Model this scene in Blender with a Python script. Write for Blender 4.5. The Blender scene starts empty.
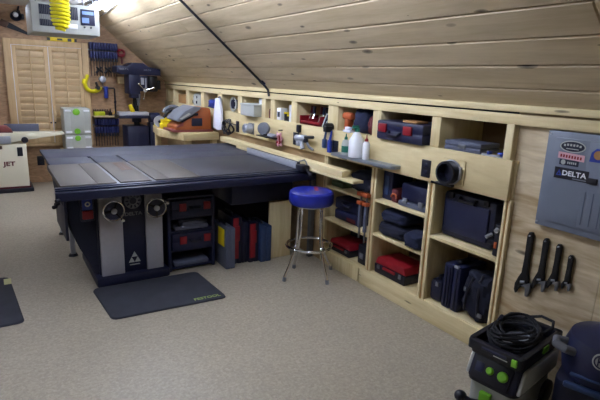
import bpy, bmesh, math, random
from mathutils import Matrix, Vector, Euler
random.seed(7)
PI = math.pi
SC = bpy.context.scene
COL = SC.collection

# ------------------------------------------------------------------ materials
def lin(c):
    c = c / 255.0
    return c / 12.92 if c <= 0.04045 else ((c + 0.055) / 1.055) ** 2.4
def rgb(r, g, b): return (lin(r), lin(g), lin(b), 1.0)
MATS = {}
def new_mat(name):
    m = bpy.data.materials.new(name); m.use_nodes = True
    nt = m.node_tree
    return m, nt, nt.nodes['Principled BSDF']
def plain(name, c, rough=0.5, metal=0.0, var=0.08, scale=30.0, bump=0.0, coat=0.0, emis=None, es=0.0):
    """coloured surface with a little procedural mottling"""
    if name in MATS: return MATS[name]
    m, nt, b = new_mat(name)
    N, L = nt.nodes, nt.links
    tc = N.new('ShaderNodeTexCoord'); no = N.new('ShaderNodeTexNoise')
    no.inputs['Scale'].default_value = scale; no.inputs['Detail'].default_value = 4
    L.new(tc.outputs['Object'], no.inputs['Vector'])
    mx = N.new('ShaderNodeMix'); mx.data_type = 'RGBA'
    col = rgb(*c)
    mx.inputs[6].default_value = tuple(v * (1 - var) for v in col[:3]) + (1,)
    mx.inputs[7].default_value = tuple(min(1, v * (1 + var)) for v in col[:3]) + (1,)
    L.new(no.outputs['Fac'], mx.inputs[0]); L.new(mx.outputs[2], b.inputs['Base Color'])
    b.inputs['Roughness'].default_value = rough; b.inputs['Metallic'].default_value = metal
    b.inputs['Coat Weight'].default_value = coat
    if bump:
        bp = N.new('ShaderNodeBump'); bp.inputs['Strength'].default_value = bump; bp.inputs['Distance'].default_value = 0.003
        L.new(no.outputs['Fac'], bp.inputs['Height']); L.new(bp.outputs['Normal'], b.inputs['Normal'])
    if emis:
        b.inputs['Emission Color'].default_value = rgb(*emis); b.inputs['Emission Strength'].default_value = es
    MATS[name] = m
    return m
def wood(name, c1, c2, rot=(0, 0, 0), grain=(1, 14, 14), knots=0.0, island=0.0, rough=0.55, kscale=(1.2, 5, 5), wave=0.5, kcol=(62, 42, 24)):
    """wood with the grain along local x of the mapping; knots and per-board tone optional"""
    if name in MATS: return MATS[name]
    m, nt, b = new_mat(name)
    N, L = nt.nodes, nt.links
    tc = N.new('ShaderNodeTexCoord'); mp0 = N.new('ShaderNodeMapping'); mp0.inputs['Rotation'].default_value = rot
    L.new(tc.outputs['Object'], mp0.inputs['Vector'])
    geo = N.new('ShaderNodeNewGeometry')
    off = N.new('ShaderNodeVectorMath'); off.operation = 'SCALE'; off.inputs[0].default_value = (37, 11, 23)
    L.new(geo.outputs['Random Per Island'], off.inputs['Scale'])
    add = N.new('ShaderNodeVectorMath'); add.operation = 'ADD'
    L.new(mp0.outputs['Vector'], add.inputs[0]); L.new(off.outputs['Vector'], add.inputs[1])
    mp = N.new('ShaderNodeMapping'); mp.inputs['Scale'].default_value = grain
    L.new(add.outputs['Vector'], mp.inputs['Vector'])
    no = N.new('ShaderNodeTexNoise'); no.inputs['Scale'].default_value = 1.6; no.inputs['Detail'].default_value = 6; no.inputs['Distortion'].default_value = wave
    L.new(mp.outputs['Vector'], no.inputs['Vector'])
    no2 = N.new('ShaderNodeTexNoise'); no2.inputs['Scale'].default_value = 9; no2.inputs['Detail'].default_value = 3
    L.new(mp.outputs['Vector'], no2.inputs['Vector'])
    ad = N.new('ShaderNodeMath'); ad.operation = 'MULTIPLY_ADD'; ad.inputs[1].default_value = 0.35
    L.new(no2.outputs['Fac'], ad.inputs[0]); L.new(no.outputs['Fac'], ad.inputs[2])
    rp = N.new('ShaderNodeValToRGB'); rp.color_ramp.elements[0].position = 0.45; rp.color_ramp.elements[1].position = 0.85
    rp.color_ramp.elements[0].color = rgb(*c2); rp.color_ramp.elements[1].color = rgb(*c1)
    L.new(ad.outputs[0], rp.inputs['Fac'])
    out = rp.outputs['Color']
    if island:
        hs = N.new('ShaderNodeHueSaturation'); mr = N.new('ShaderNodeMapRange')
        mr.inputs['To Min'].default_value = 1 - island; mr.inputs['To Max'].default_value = 1 + island
        L.new(geo.outputs['Random Per Island'], mr.inputs['Value']); L.new(mr.outputs['Result'], hs.inputs['Value'])
        L.new(out, hs.inputs['Color']); out = hs.outputs['Color']
    if knots:
        mk = N.new('ShaderNodeMapping'); mk.inputs['Scale'].default_value = kscale
        L.new(add.outputs['Vector'], mk.inputs['Vector'])
        vo = N.new('ShaderNodeTexVoronoi'); vo.inputs['Scale'].default_value = 1.0; vo.inputs['Randomness'].default_value = 1.0
        L.new(mk.outputs['Vector'], vo.inputs['Vector'])
        sx = N.new('ShaderNodeSeparateColor'); L.new(vo.outputs['Color'], sx.inputs['Color'])
        th = N.new('ShaderNodeMath'); th.operation = 'MULTIPLY'; th.inputs[1].default_value = knots
        L.new(sx.outputs[0], th.inputs[0])
        mr2 = N.new('ShaderNodeMapRange'); mr2.inputs['To Min'].default_value = 1.0; mr2.inputs['To Max'].default_value = 0.0
        mr2.inputs['From Min'].default_value = 0.0
        L.new(vo.outputs['Distance'], mr2.inputs['Value']); L.new(th.outputs[0], mr2.inputs['From Max'])
        pw = N.new('ShaderNodeMath'); pw.operation = 'POWER'; pw.inputs[1].default_value = 0.45; L.new(mr2.outputs['Result'], pw.inputs[0])
        mx = N.new('ShaderNodeMix'); mx.data_type = 'RGBA'; mx.inputs[7].default_value = rgb(*kcol)
        L.new(pw.outputs[0], mx.inputs[0]); L.new(out, mx.inputs[6]); out = mx.outputs[2]
    L.new(out, b.inputs['Base Color']); b.inputs['Roughness'].default_value = rough
    MATS[name] = m
    return m
def floor_mat():
    m, nt, b = new_mat('speckled_floor'); N, L = nt.nodes, nt.links
    tc = N.new('ShaderNodeTexCoord')
    n1 = N.new('ShaderNodeTexNoise'); n1.inputs['Scale'].default_value = 55; n1.inputs['Detail'].default_value = 6; n1.inputs['Roughness'].default_value = .8
    n2 = N.new('ShaderNodeTexNoise'); n2.inputs['Scale'].default_value = 1.3; n2.inputs['Detail'].default_value = 3
    vo = N.new('ShaderNodeTexVoronoi'); vo.inputs['Scale'].default_value = 70
    for x in (n1, n2, vo): L.new(tc.outputs['Object'], x.inputs['Vector'])
    r = N.new('ShaderNodeValToRGB'); e = r.color_ramp.elements
    e[0].position = .36; e[0].color = rgb(156, 147, 130); e[1].position = .64; e[1].color = rgb(182, 172, 153)
    L.new(n1.outputs['Fac'], r.inputs['Fac'])
    s = N.new('ShaderNodeSeparateColor'); L.new(vo.outputs['Color'], s.inputs['Color'])
    r2 = N.new('ShaderNodeValToRGB'); e = r2.color_ramp.elements
    e[0].position = .0; e[0].color = (.86, .86, .86, 1); e[1].position = 1.; e[1].color = (1.06, 1.06, 1.06, 1)
    L.new(s.outputs[0], r2.inputs['Fac'])
    mu = N.new('ShaderNodeMix'); mu.data_type = 'RGBA'; mu.blend_type = 'MULTIPLY'; mu.inputs[0].default_value = 1
    L.new(r.outputs['Color'], mu.inputs[6]); L.new(r2.outputs['Color'], mu.inputs[7])
    r3 = N.new('ShaderNodeValToRGB'); e = r3.color_ramp.elements
    e[0].position = .3; e[0].color = (.94, .94, .94, 1); e[1].position = .7; e[1].color = (1.03, 1.03, 1.03, 1)
    L.new(n2.outputs['Fac'], r3.inputs['Fac'])
    m2 = N.new('ShaderNodeMix'); m2.data_type = 'RGBA'; m2.blend_type = 'MULTIPLY'; m2.inputs[0].default_value = 1
    L.new(mu.outputs[2], m2.inputs[6]); L.new(r3.outputs['Color'], m2.inputs[7])
    L.new(m2.outputs[2], b.inputs['Base Color']); b.inputs['Roughness'].default_value = .42
    bp = N.new('ShaderNodeBump'); bp.inputs['Strength'].default_value = .12; bp.inputs['Distance'].default_value = .002
    L.new(n1.outputs['Fac'], bp.inputs['Height']); L.new(bp.outputs['Normal'], b.inputs['Normal'])
    return m
SL = math.atan(.83)
RZ90 = (0, 0, -PI / 2)
M_FLOOR = floor_mat()
M_CEIL = wood('ceiling_pine', (214, 196, 164), (188, 168, 134), rot=(0, -SL, -PI / 2), grain=(.8, 9, 9), knots=.20, island=.06, kscale=(3.2, 9, 9), kcol=(44, 30, 22), rough=.5)
M_PINE = wood('pine_along', (228, 212, 168), (206, 186, 138), rot=RZ90, grain=(1, 12, 12), knots=.10, kscale=(1.6, 9, 9))
M_PINEV = wood('pine_upright', (230, 215, 172), (208, 188, 140), rot=(0, PI / 2, 0), grain=(1, 12, 12), knots=.08, kscale=(1.6, 9, 9))
M_PLYV = wood('edge_brown', (176, 134, 74), (148, 106, 54), rot=(0, PI / 2, 0), grain=(1, 30, 30))
M_PLY = wood('plywood_sheet', (222, 206, 174), (164, 138, 100), rot=RZ90, grain=(1.0, 5, 5), knots=.10, kscale=(1.5, 6, 6), wave=1.6)
M_APRON = wood('apron_ply', (226, 208, 162), (208, 188, 140), rot=RZ90, grain=(1.2, 6, 6), knots=.05, kscale=(1.5, 6, 6), wave=1.0)
M_BAYSHADE = plain('bay_shade_brown', (122, 98, 68), .7, scale=40, var=.1)  # shade inside the cubbies and bays, put into the back panel's brown
M_BROWNPLY = wood('brown_panel', (188, 160, 118), (162, 134, 94), rot=RZ90, grain=(1.2, 6, 6), wave=1.0)
M_BACK = wood('back_wall_board', (188, 152, 116), (148, 116, 86), grain=(3, 9, 9), wave=2.0)
M_CAB = wood('cabinet_maple', (216, 186, 142), (196, 164, 120), rot=(0, PI / 2, 0), grain=(1, 12, 12))
M_SLAT = wood('louvre_maple', (232, 208, 170), (214, 188, 146), grain=(1, 12, 12), island=.05)
M_BENCH = wood('bench_maple', (222, 202, 156), (200, 176, 128), grain=(1, 14, 14))
M_WHITEC = plain('ceiling_white', (214, 214, 214), .8, scale=6)
M_NAVY = plain('navy_plastic', (24, 30, 64), .45, bump=.1, scale=60)
M_NAVY2 = plain('dark_navy_case', (18, 23, 50), .5, bump=.1, scale=60)
M_BLACK = plain('black_plastic', (16, 18, 34), .45)
M_CLAMP = plain('clamp_blue', (30, 37, 92), .45)
M_RUBBER = plain('rubber_black', (24, 25, 33), .8, bump=.3, scale=120)
M_BAG = plain('dark_cloth', (20, 24, 44), .95, bump=.6, scale=200, var=.25)
M_BAGB = plain('blue_black_cloth', (27, 34, 62), .95, bump=.6, scale=200, var=.25)
M_RED = plain('red_plastic', (138, 18, 32), .4)
M_DRED = plain('dark_red', (92, 30, 38), .7)
M_STEEL = plain('machined_iron', (86, 80, 75), .62, metal=.05, var=.10, scale=9)
M_EXT = plain('charcoal_laminate', (42, 43, 54), .55, var=.1, scale=14)
M_OUT = plain('slate_laminate', (52, 56, 73), .6, var=.08, scale=8)
M_SAWB = plain('saw_dark_enamel', (20, 25, 54), .45)
M_SILVER = plain('silver_paint', (176, 176, 184), .45, metal=.1)
M_CHROME = plain('chrome', (225, 225, 228), .12, metal=1.0, var=.02)
M_GREYM = plain('grey_metal', (120, 124, 132), .4, metal=.6)
M_ALU = plain('pale_aluminium', (176, 180, 192), .4, metal=.35)
M_PANEL = plain('grey_blue_enamel', (112, 120, 136), .45, scale=20, var=.04)
M_CREAM = plain('cream_enamel', (226, 220, 198), .45, var=.03)
M_SYS = plain('pale_grey_plastic', (178, 181, 178), .5, var=.03)
M_GREEN = plain('lime_plastic', (116, 184, 44), .45)
M_ORANGE = plain('orange_plastic', (158, 84, 40), .45)
M_ORWOOD = plain('orange_handle', (176, 84, 44), .5)
M_YELLOW = plain('yellow_plastic', (236, 208, 26), .4)
M_YHOSE = plain('yellow_hose', (244, 232, 30), .4)
M_BLUE = plain('blue_vinyl', (28, 42, 150), .28, var=.03, coat=.4)
M_BLUEP = plain('blue_plastic', (36, 58, 150), .4)
M_CBLUE = plain('steel_blue_plastic', (44, 66, 106), .5)
M_WHITE = plain('white_plastic', (232, 234, 240), .5, var=.03)
M_CLOTHW = plain('white_cloth', (226, 226, 240), .9, var=.05, bump=.4, scale=60)
M_GREYP = plain('grey_plastic', (112, 116, 126), .5)
M_CASEG = plain('slate_case', (88, 94, 116), .5)
M_MAT = plain('mat_rubber', (52, 54, 64), .85, bump=.3, scale=9, var=.35)
M_GALV = plain('galvanised_sheet', (150, 160, 170), .35, metal=.6, var=.2, scale=24)
M_CARD = plain('cardboard', (172, 128, 80), .8)
M_TEAL = plain('teal_label', (30, 110, 92), .5)
M_BROWN = plain('dark_brown', (80, 52, 36), .6)
M_IRON = plain('dark_iron', (34, 34, 38), .42, metal=.5)
M_TUBE = plain('lit_tube', (255, 255, 255), .5, emis=(224, 234, 255), es=22.0)
M_TUBE2 = plain('dim_lit_tube', (255, 255, 255), .5, emis=(224, 234, 255), es=11.0)
M_PINK = plain('pink_sticker', (222, 170, 182), .5)
M_LBLUE = plain('pale_blue_display', (120, 150, 200), .4)
M_REDPINK = plain('sander_red', (136, 70, 66), .5)
M_LINEN = plain('mesh_grille', (24, 28, 48), .8, bump=.5, scale=150, var=.3)

# ------------------------------------------------------------------ mesh building
class MB:
    def __init__(s): s.bm = bmesh.new(); s.i = 0
    def slot(s, i): s.i = i; return s
    def _add(s, t, M=None):
        if M is not None: bmesh.ops.transform(t, matrix=M, verts=t.verts)
        for f in t.faces: f.material_index = s.i
        me = bpy.data.meshes.new('tmp'); t.to_mesh(me); t.free(); s.bm.from_mesh(me); bpy.data.meshes.remove(me)
        return s
    def box(s, x0, x1, y0, y1, z0, z1, bev=0.0, M=None, seg=2):
        t = bmesh.new(); bmesh.ops.create_cube(t, size=1)
        for v in t.verts:
            v.co = Vector(((x0 + x1) / 2 + v.co.x * (x1 - x0), (y0 + y1) / 2 + v.co.y * (y1 - y0), (z0 + z1) / 2 + v.co.z * (z1 - z0)))
        if bev: bmesh.ops.bevel(t, geom=list(t.edges), offset=bev, segments=seg, affect='EDGES', profile=.5)
        return s._add(t, M)
    def cbox(s, c, d, bev=0.0, rot=None, seg=2):
        M = Matrix.Translation(c) @ (Euler(rot).to_matrix().to_4x4() if rot else Matrix())
        return s.box(-d[0] / 2, d[0] / 2, -d[1] / 2, d[1] / 2, -d[2] / 2, d[2] / 2, bev, M, seg)
    def cyl(s, a, b, r, r2=None, n=20, cap=True, bev=0):
        a, b = Vector(a), Vector(b); d = b - a; t = bmesh.new()
        bmesh.ops.create_cone(t, cap_ends=cap, segments=n, radius1=r, radius2=r if r2 is None else r2, depth=d.length)
        if bev: bmesh.ops.bevel(t, geom=[e for e in t.edges if abs(abs(e.verts[0].co.z) - d.length / 2) < 1e-6 and abs(e.verts[0].co.z - e.verts[1].co.z) < 1e-6], offset=bev, segments=2, affect='EDGES', profile=.5)
        return s._add(t, Matrix.Translation((a + b) / 2) @ d.to_track_quat('Z', 'Y').to_matrix().to_4x4())
    def ball(s, c, r, sc=(1, 1, 1), n=16):
        t = bmesh.new(); bmesh.ops.create_uvsphere(t, u_segments=n, v_segments=max(6, n // 2), radius=r)
        return s._add(t, Matrix.Translation(c) @ Matrix.Diagonal((*sc, 1)))
    def tube(s, pts, r, n=8, closed=False):
        pts = [Vector(p) for p in pts]; t = bmesh.new(); rings = []; N = len(pts); prev = None
        for i, p in enumerate(pts):
            if closed: d = pts[(i + 1) % N] - pts[i - 1]
            else: d = pts[min(i + 1, N - 1)] - pts[max(i - 1, 0)]
            d.normalize()
            if prev is None: u = d.orthogonal().normalized()
            else:
                u = prev - d * prev.dot(d); u = u.normalized() if u.length > 1e-6 else d.orthogonal().normalized()
            prev = u; w = d.cross(u); rr = r[i] if isinstance(r, (list, tuple)) else r
            rings.append([t.verts.new(p + (u * math.cos(2 * PI * k / n) + w * math.sin(2 * PI * k / n)) * rr) for k in range(n)])
        for i in range(N if closed else N - 1):
            A, B = rings[i], rings[(i + 1) % N]
            for k in range(n): t.faces.new((A[k], A[(k + 1) % n], B[(k + 1) % n], B[k]))
        if not closed: t.faces.new(rings[0][::-1]); t.faces.new(rings[-1])
        bmesh.ops.recalc_face_normals(t, faces=t.faces)
        return s._add(t)
    def lathe(s, prof, c=(0, 0, 0), n=28, M=None):
        """profile (r, z) turned about z"""
        t = bmesh.new(); rings = []
        for r, z in prof:
            if r < 1e-5: rings.append([t.verts.new((0, 0, z))])
            else: rings.append([t.verts.new((r * math.cos(2 * PI * k / n), r * math.sin(2 * PI * k / n), z)) for k in range(n)])
        for A, B in zip(rings, rings[1:]):
            for k in range(n):
                a, b2 = A[k % len(A)], A[(k + 1) % len(A)]; c2, d2 = B[(k + 1) % len(B)], B[k % len(B)]
                vs = []
                for v in (a, b2, c2, d2):
                    if v not in vs: vs.append(v)
                if len(vs) > 2: t.faces.new(vs)
        bmesh.ops.recalc_face_normals(t, faces=t.faces)
        return s._add(t, Matrix.Translation(c) @ (M if M else Matrix()))
    def prism(s, poly, axis, a, b, bev=0.0, M=None):
        """poly in the two other axes (in xyz order), extruded along axis from a to b"""
        t = bmesh.new()
        def P(p, v):
            return {'x': (v, p[0], p[1]), 'y': (p[0], v, p[1]), 'z': (p[0], p[1], v)}[axis]
        A = [t.verts.new(P(p, a)) for p in poly]; B = [t.verts.new(P(p, b)) for p in poly]
        n = len(poly); t.faces.new(A); t.faces.new(B[::-1])
        for i in range(n): t.faces.new((A[i], B[i], B[(i + 1) % n], A[(i + 1) % n]))
        bmesh.ops.recalc_face_normals(t, faces=t.faces)
        if bev: bmesh.ops.bevel(t, geom=list(t.edges), offset=bev, segments=2, affect='EDGES', profile=.5)
        return s._add(t, M)
    def torus(s, c, R, r, M=None, n=32, m=8):
        M = M or Matrix()
        return s.tube([Vector(c) + (M @ Vector((R * math.cos(2 * PI * k / n), R * math.sin(2 * PI * k / n), 0))) for k in range(n)], r, m, True)
    def text(s, body, size, M, depth=.001, bold=0.0, align='CENTER', sx=1.0):
        cu = bpy.data.curves.new('txt', 'FONT'); cu.body = body; cu.size = size; cu.extrude = depth; cu.offset = bold
        cu.align_x = align; cu.align_y = 'CENTER'; cu.resolution_u = 3
        o = bpy.data.objects.new('txt', cu); COL.objects.link(o)
        bpy.context.view_layer.update()
        me = bpy.data.meshes.new_from_object(o.evaluated_get(bpy.context.evaluated_depsgraph_get()))
        bpy.data.objects.remove(o); bpy.data.curves.remove(cu)
        t = bmesh.new(); t.from_mesh(me); bpy.data.meshes.remove(me)
        return s._add(t, M @ Matrix.Diagonal((sx, 1, 1, 1)))
    def build(s, name, mats, parent=None, world=True):
        mats = mats if isinstance(mats, (list, tuple)) else [mats]
        me = bpy.data.meshes.new(name)
        if parent is not None and world:
            q = parent; M = Matrix()
            while q is not None:
                M = Matrix.Translation(q.location) @ q.rotation_euler.to_matrix().to_4x4() @ M; q = q.parent
            bmesh.ops.transform(s.bm, matrix=M.inverted(), verts=s.bm.verts)
        s.bm.to_mesh(me); s.bm.free()
        for m in mats: me.materials.append(m)
        for p in me.polygons: p.use_smooth = True
        me.set_sharp_from_angle(angle=math.radians(32))
        o = bpy.data.objects.new(name, me); COL.objects.link(o)
        if parent is not None: o.parent = parent
        return o
def tag(o, label, cat, group=None):
    o['label'] = label; o['category'] = cat
    if group: o['group'] = group
    return o
def thing(name, label, cat, loc, rz=0.0, group=None):
    o = bpy.data.objects.new(name, None); COL.objects.link(o); o.empty_display_size = .05
    o.location = loc; o.rotation_euler = (0, 0, rz)
    return tag(o, label, cat, group)
def struct(o): o['kind'] = 'structure'; return o
def single(mb, name, mats, label, cat, group=None):
    """a thing that is one mesh: origin moved to its base centre"""
    xs = [v.co for v in mb.bm.verts]
    c = Vector(((min(v.x for v in xs) + max(v.x for v in xs)) / 2, (min(v.y for v in xs) + max(v.y for v in xs)) / 2, min(v.z for v in xs)))
    bmesh.ops.translate(mb.bm, vec=-c, verts=mb.bm.verts)
    o = mb.build(name, mats); o.location = c
    return tag(o, label, cat, group)
def dup(root, loc, rz=None, label=None, group=None):
    r = root.copy(); COL.objects.link(r); r.location = loc
    if rz is not None: r.rotation_euler = (0, 0, rz)
    if label: r['label'] = label
    if group: r['group'] = group
    for ch in list(root.children):
        c = ch.copy(); COL.objects.link(c); c.parent = r
        for g in list(ch.children):
            d = g.copy(); COL.objects.link(d); d.parent = c
    return r
def faceM(p, normal):
    """text frame on an upright face: x to the reader's right, y up"""
    n = Vector(normal).normalized(); z = Vector((0, 0, 1)); up = (z - n * z.dot(n)).normalized(); rt = up.cross(n)
    return Matrix.Translation(p) @ Matrix((rt, up, n)).transposed().to_4x4()
def arc(c, r, a0, a1, n, plane='xy'):
    out = []
    for k in range(n + 1):
        a = a0 + (a1 - a0) * k / n; u, v = r * math.cos(a), r * math.sin(a)
        out.append({'xy': (c[0] + u, c[1] + v, c[2]), 'xz': (c[0] + u, c[1], c[2] + v), 'yz': (c[0], c[1] + u, c[2] + v)}[plane])
    return out

W = 2.524          # face of the storage wall
YB = 8.21          # back wall

# ------------------------------------------------------------------ camera
cam = bpy.data.objects.new('camera', bpy.data.cameras.new('camera')); COL.objects.link(cam); SC.camera = cam
cy, sy, cp, sp = math.cos(.56965), math.sin(.56965), math.cos(.23874), math.sin(.23874)
F = Vector((sy * cp, cy * cp, -sp)); R0 = Vector((cy, -sy, 0)); U0 = R0.cross(F)
cr, sr = math.cos(.03924), math.sin(.03924)
RR = R0 * cr + U0 * sr; UU = U0 * cr - R0 * sr
cam.matrix_world = Matrix.Translation((0, 0, 1.6348)) @ Matrix((RR, UU, -F)).transposed().to_4x4()
cam.data.sensor_width = 36; cam.data.lens = 485.807 * 36 / 600; cam.data.clip_start = .05

# ------------------------------------------------------------------ room shell
struct(MB().box(-3.3, 3.0, -2.0, 8.3, -.1, 0).build('floor', M_FLOOR))
struct(MB().box(-3.3, 2.55, YB, YB + .08, 0, 2.56).build('wall_back', M_BACK))
struct(MB().box(-3.3, 2.56, -2.08, -2.0, 0, 2.56).build('wall_front', M_PLY))
struct(MB().box(-3.3, -3.22, -2.0, YB, 0, 1.62).build('wall_left', M_PLY))
struct(MB().box(-2.3, 1.40, -2.0, YB, 2.52, 2.56).build('ceiling', M_WHITEC))
struct(MB().box(2.545, 2.57, 1.125, 1.70, 0, 1.56).build('wall_right', M_PLY))
struct(MB().box(2.545, 2.57, -2.0, 1.122, 0, 1.56).build('wall_right', M_PLY))
struct(MB().box(2.53, 2.55, 3.54, YB, 0, 1.01).build('wall_right', M_BROWNPLY))
# boarded slope on the storage side, boards run along the room
def slope(name, mirror):
    mb = MB()
    e = []
    x = 2.552
    edges = [2.552] + [2.416 - .1365 * k for k in range(8)] + [1.385]
    ca, sa = math.cos(SL), math.sin(SL)
    for j in range(len(edges) - 1):
        xa, xb = edges[j], edges[j + 1]
        za, zb = 1.55 + .83 * (W - xa), 1.55 + .83 * (W - xb)
        ln = math.hypot(xa - xb, zb - za); cx, cz = (xa + xb) / 2, (za + zb) / 2
        if mirror: cuts = [-2.0, YB]
        else:
            cuts = [q for q in [-2.0] + list([(), (6.6,), (-.4, 7.2), (1.10, 6.1), (.2, 6.9), (5.2,), (-1.0, 6.4), (4.9,), (), ()][j])]
            cuts.append(YB)
        for a, b in zip(cuts, cuts[1:]):
            t = bmesh.new(); bmesh.ops.create_cube(t, size=1)
            for v in t.verts: v.co = Vector((v.co.x * (ln - .0055), v.co.y * (b - a - .002), v.co.z * .018))
            low = [ed for ed in t.edges if all(v.co.z < 0 for v in ed.verts)]
            bmesh.ops.bevel(t, geom=low, offset=.006, segments=1, affect='EDGES')
            ang = SL; c = Vector((cx + .009 * sa, (a + b) / 2, cz + .009 * ca))
            M = Matrix.Translation(c) @ Matrix.Rotation(ang, 4, 'Y')
            if mirror: M = Matrix.Translation((-.8, 0, 0)) @ Matrix.Diagonal((-1, 1, 1, 1)) @ M
            mb._add(t, M)
    # underlay behind the boards
    q = .03
    pts = [(2.58, 1.55 + .83 * (W - 2.58) + q), (1.36, 1.55 + .83 * (W - 1.36) + q), (1.36, 1.55 + .83 * (W - 1.36) + q + .05), (2.58, 1.55 + .83 * (W - 2.58) + q + .05)]
    if mirror: pts = [(-.8 - p[0], p[1]) for p in pts]
    mb.prism(pts, 'y', -2.0, YB)
    bmesh.ops.recalc_face_normals(mb.bm, faces=mb.bm.faces)
    return struct(mb.build(name, M_CEIL))
slope('ceiling', False); slope('ceiling', True)
tr = MB()
tr.prism([(2.50, 1.516), (2.545, 1.516), (2.545, 1.535), (2.512, 1.556), (2.50, 1.552)], 'y', -2.0, YB, .002)
struct(tr.build('trim_1', M_PINE))

# ------------------------------------------------------------------ storage wall
OPEN = [(1.739, 2.246), (2.324, 2.837), (2.93, 3.385), (3.531, 4.054), (4.157, 4.498), (4.584, 4.695), (4.787, 5.289), (5.399, 5.876), (6.005, 6.495), (6.609, 7.095), (7.225, 7.74), (7.83, 8.10)]
XB = 2.96
sh = thing('storage_wall', 'long built-in pine storage wall with a row of cubbies under the sloped ceiling', 'shelving', (2.7, 4.9, 0))
MB().box(XB, XB + .015, 1.66, YB, 0, 1.475).build('shade_back_panel', M_BAYSHADE, sh)
MB().box(W, XB, 1.66, YB, 1.222, 1.24).build('cubby_floor', M_PINE, sh)
MB().box(W, XB, 1.66, YB, 1.445, 1.463).build('cubby_ceiling', M_PINE, sh)
edges = [1.69] + [v for o in OPEN for v in o] + [YB - .004]
for k in range(0, len(edges), 2):
    a, b = edges[k], edges[k + 1]
    MB().box(W - .004, XB, a, b, 1.236, 1.447, .002).build('divider', M_PINEV, sh)
MB().box(2.508, 2.544, -.2, YB - .003, 1.445, 1.504, .002).build('top_rail', M_PINE, sh)
MB().box(2.498, W, 1.672, 6.9, 1.005, 1.243, .002).build('apron_panel', M_APRON, sh)
MB().box(2.503, W, 6.902, YB - .003, 1.005, 1.243, .002).build('apron_panel', M_APRON, sh)
for a, b in ((1.655, 1.70), (2.235, 2.30), (2.832, 2.892), (3.50, 3.545)):
    mb = MB(); w = b - a
    mb.box(W - .008, W + .03, a, a + w * .36, 0.0 if a < 1.7 else .135, 1.007, .002)
    mb.box(W - .008, W + .03, b - w * .36, b, 0.0 if a < 1.7 else .135, 1.007, .002)
    mb.box(W + .01, XB, a + .006, b - .006, 0, 1.222)
    mb.slot(1).box(W - .001, W + .02, a + w * .36, b - w * .36, .1, 1.007)
    mb.build('upright', [M_PINEV, M_PLYV], sh)
MB().box(2.5, 2.53, 1.69, 1.74, 1.243, 1.446, .002).build('upright', M_PINEV, sh)
for a, b, z in ((2.892, 3.50, .735), (2.892, 3.50, .437), (2.30, 2.832, .757), (2.30, 2.832, .478), (1.70, 2.235, .633), (2.892, 3.50, .147), (2.30, 2.832, .147), (1.70, 2.235, .147)):
    MB().box(W - .003, XB, a, b, z - .022, z, .002).build('shelf', M_PINE, sh)
MB().box(W - .012, W + .012, 1.655, 2.955, 0, .14, .002).build('base_board', M_PINE, sh)
MB().box(W - .012, W + .012, 2.975, 3.54, 0, .13, .002).build('base_board', M_PINEV, sh)
MB().box(W + .012, W + .03, 2.95, 2.98, 0, .14).build('joint_strip', M_BLACK, sh)

# --------------------------------------------------------------- cubby contents
def vessel(mb, c, w, d, h, bev=.01): return mb.box(c[0] - w / 2, c[0] + w / 2, c[1] - d / 2, c[1] + d / 2, c[2], c[2] + h, bev)
Z3 = 1.241
# drill case in the second cubby, pokes out
t = thing('tool_case', 'navy tool case with two red latches poking out of a high cubby', 'tool case', (2.62, 2.58, Z3))
MB().box(2.465, 2.80, 2.345, 2.815, Z3, Z3 + .07, .014).box(2.465, 2.80, 2.345, 2.815, Z3 + .074, Z3 + .14, .014).box(2.47, 2.79, 2.35, 2.81, Z3 + .06, Z3 + .09).build('case_body', M_NAVY, t)
for y in (2.485, 2.745): MB().box(2.452, 2.468, y - .042, y + .042, Z3 + .055, Z3 + .118, .005).build('latch', M_RED, t)
MB().tube([(2.466, 2.56, Z3 + .065), (2.44, 2.565, Z3 + .045), (2.44, 2.67, Z3 + .045), (2.466, 2.675, Z3 + .065)], .011, 8).build('handle', M_NAVY2, t)
b = MB().box(2.49, 2.60, 2.43, 2.57, Z3 + .141, Z3 + .156, .003)
single(b, 'notepad', M_CARD, 'pale yellow pad lying on the navy case with red latches', 'pad')
t = thing('flat_case', 'flat grey organiser case in the empty cubby beside the breaker panel', 'organiser case', (2.62, 2.10, Z3))
MB().box(2.53, 2.72, 1.92, 2.205, Z3, Z3 + .03, .006).box(2.53, 2.72, 1.92, 2.205, Z3 + .032, Z3 + .062, .006).build('case_body', M_CASEG, t)
MB().box(2.524, 2.532, 2.03, 2.09, Z3 + .018, Z3 + .046, .003).build('latch', M_GREYM, t)
t = thing('clamp_fixture', 'small blue and silver clamp lying at the lip of the cubby near the breaker panel', 'clamp', (2.54, 1.80, Z3))
MB().box(2.515, 2.535, 1.745, 1.90, Z3, Z3 + .014, .003).cyl((2.50, 1.77, Z3 + .018), (2.57, 1.80, Z3 + .018), .008).build('bar', M_ALU, t)
MB().box(2.505, 2.55, 1.75, 1.785, Z3 + .012, Z3 + .034, .004).build('jaw', M_BLUEP, t)
MB().box(2.51, 2.545, 1.84, 1.86, Z3 + .012, Z3 + .03, .004).build('jaw', M_BLUEP, t)
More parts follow.
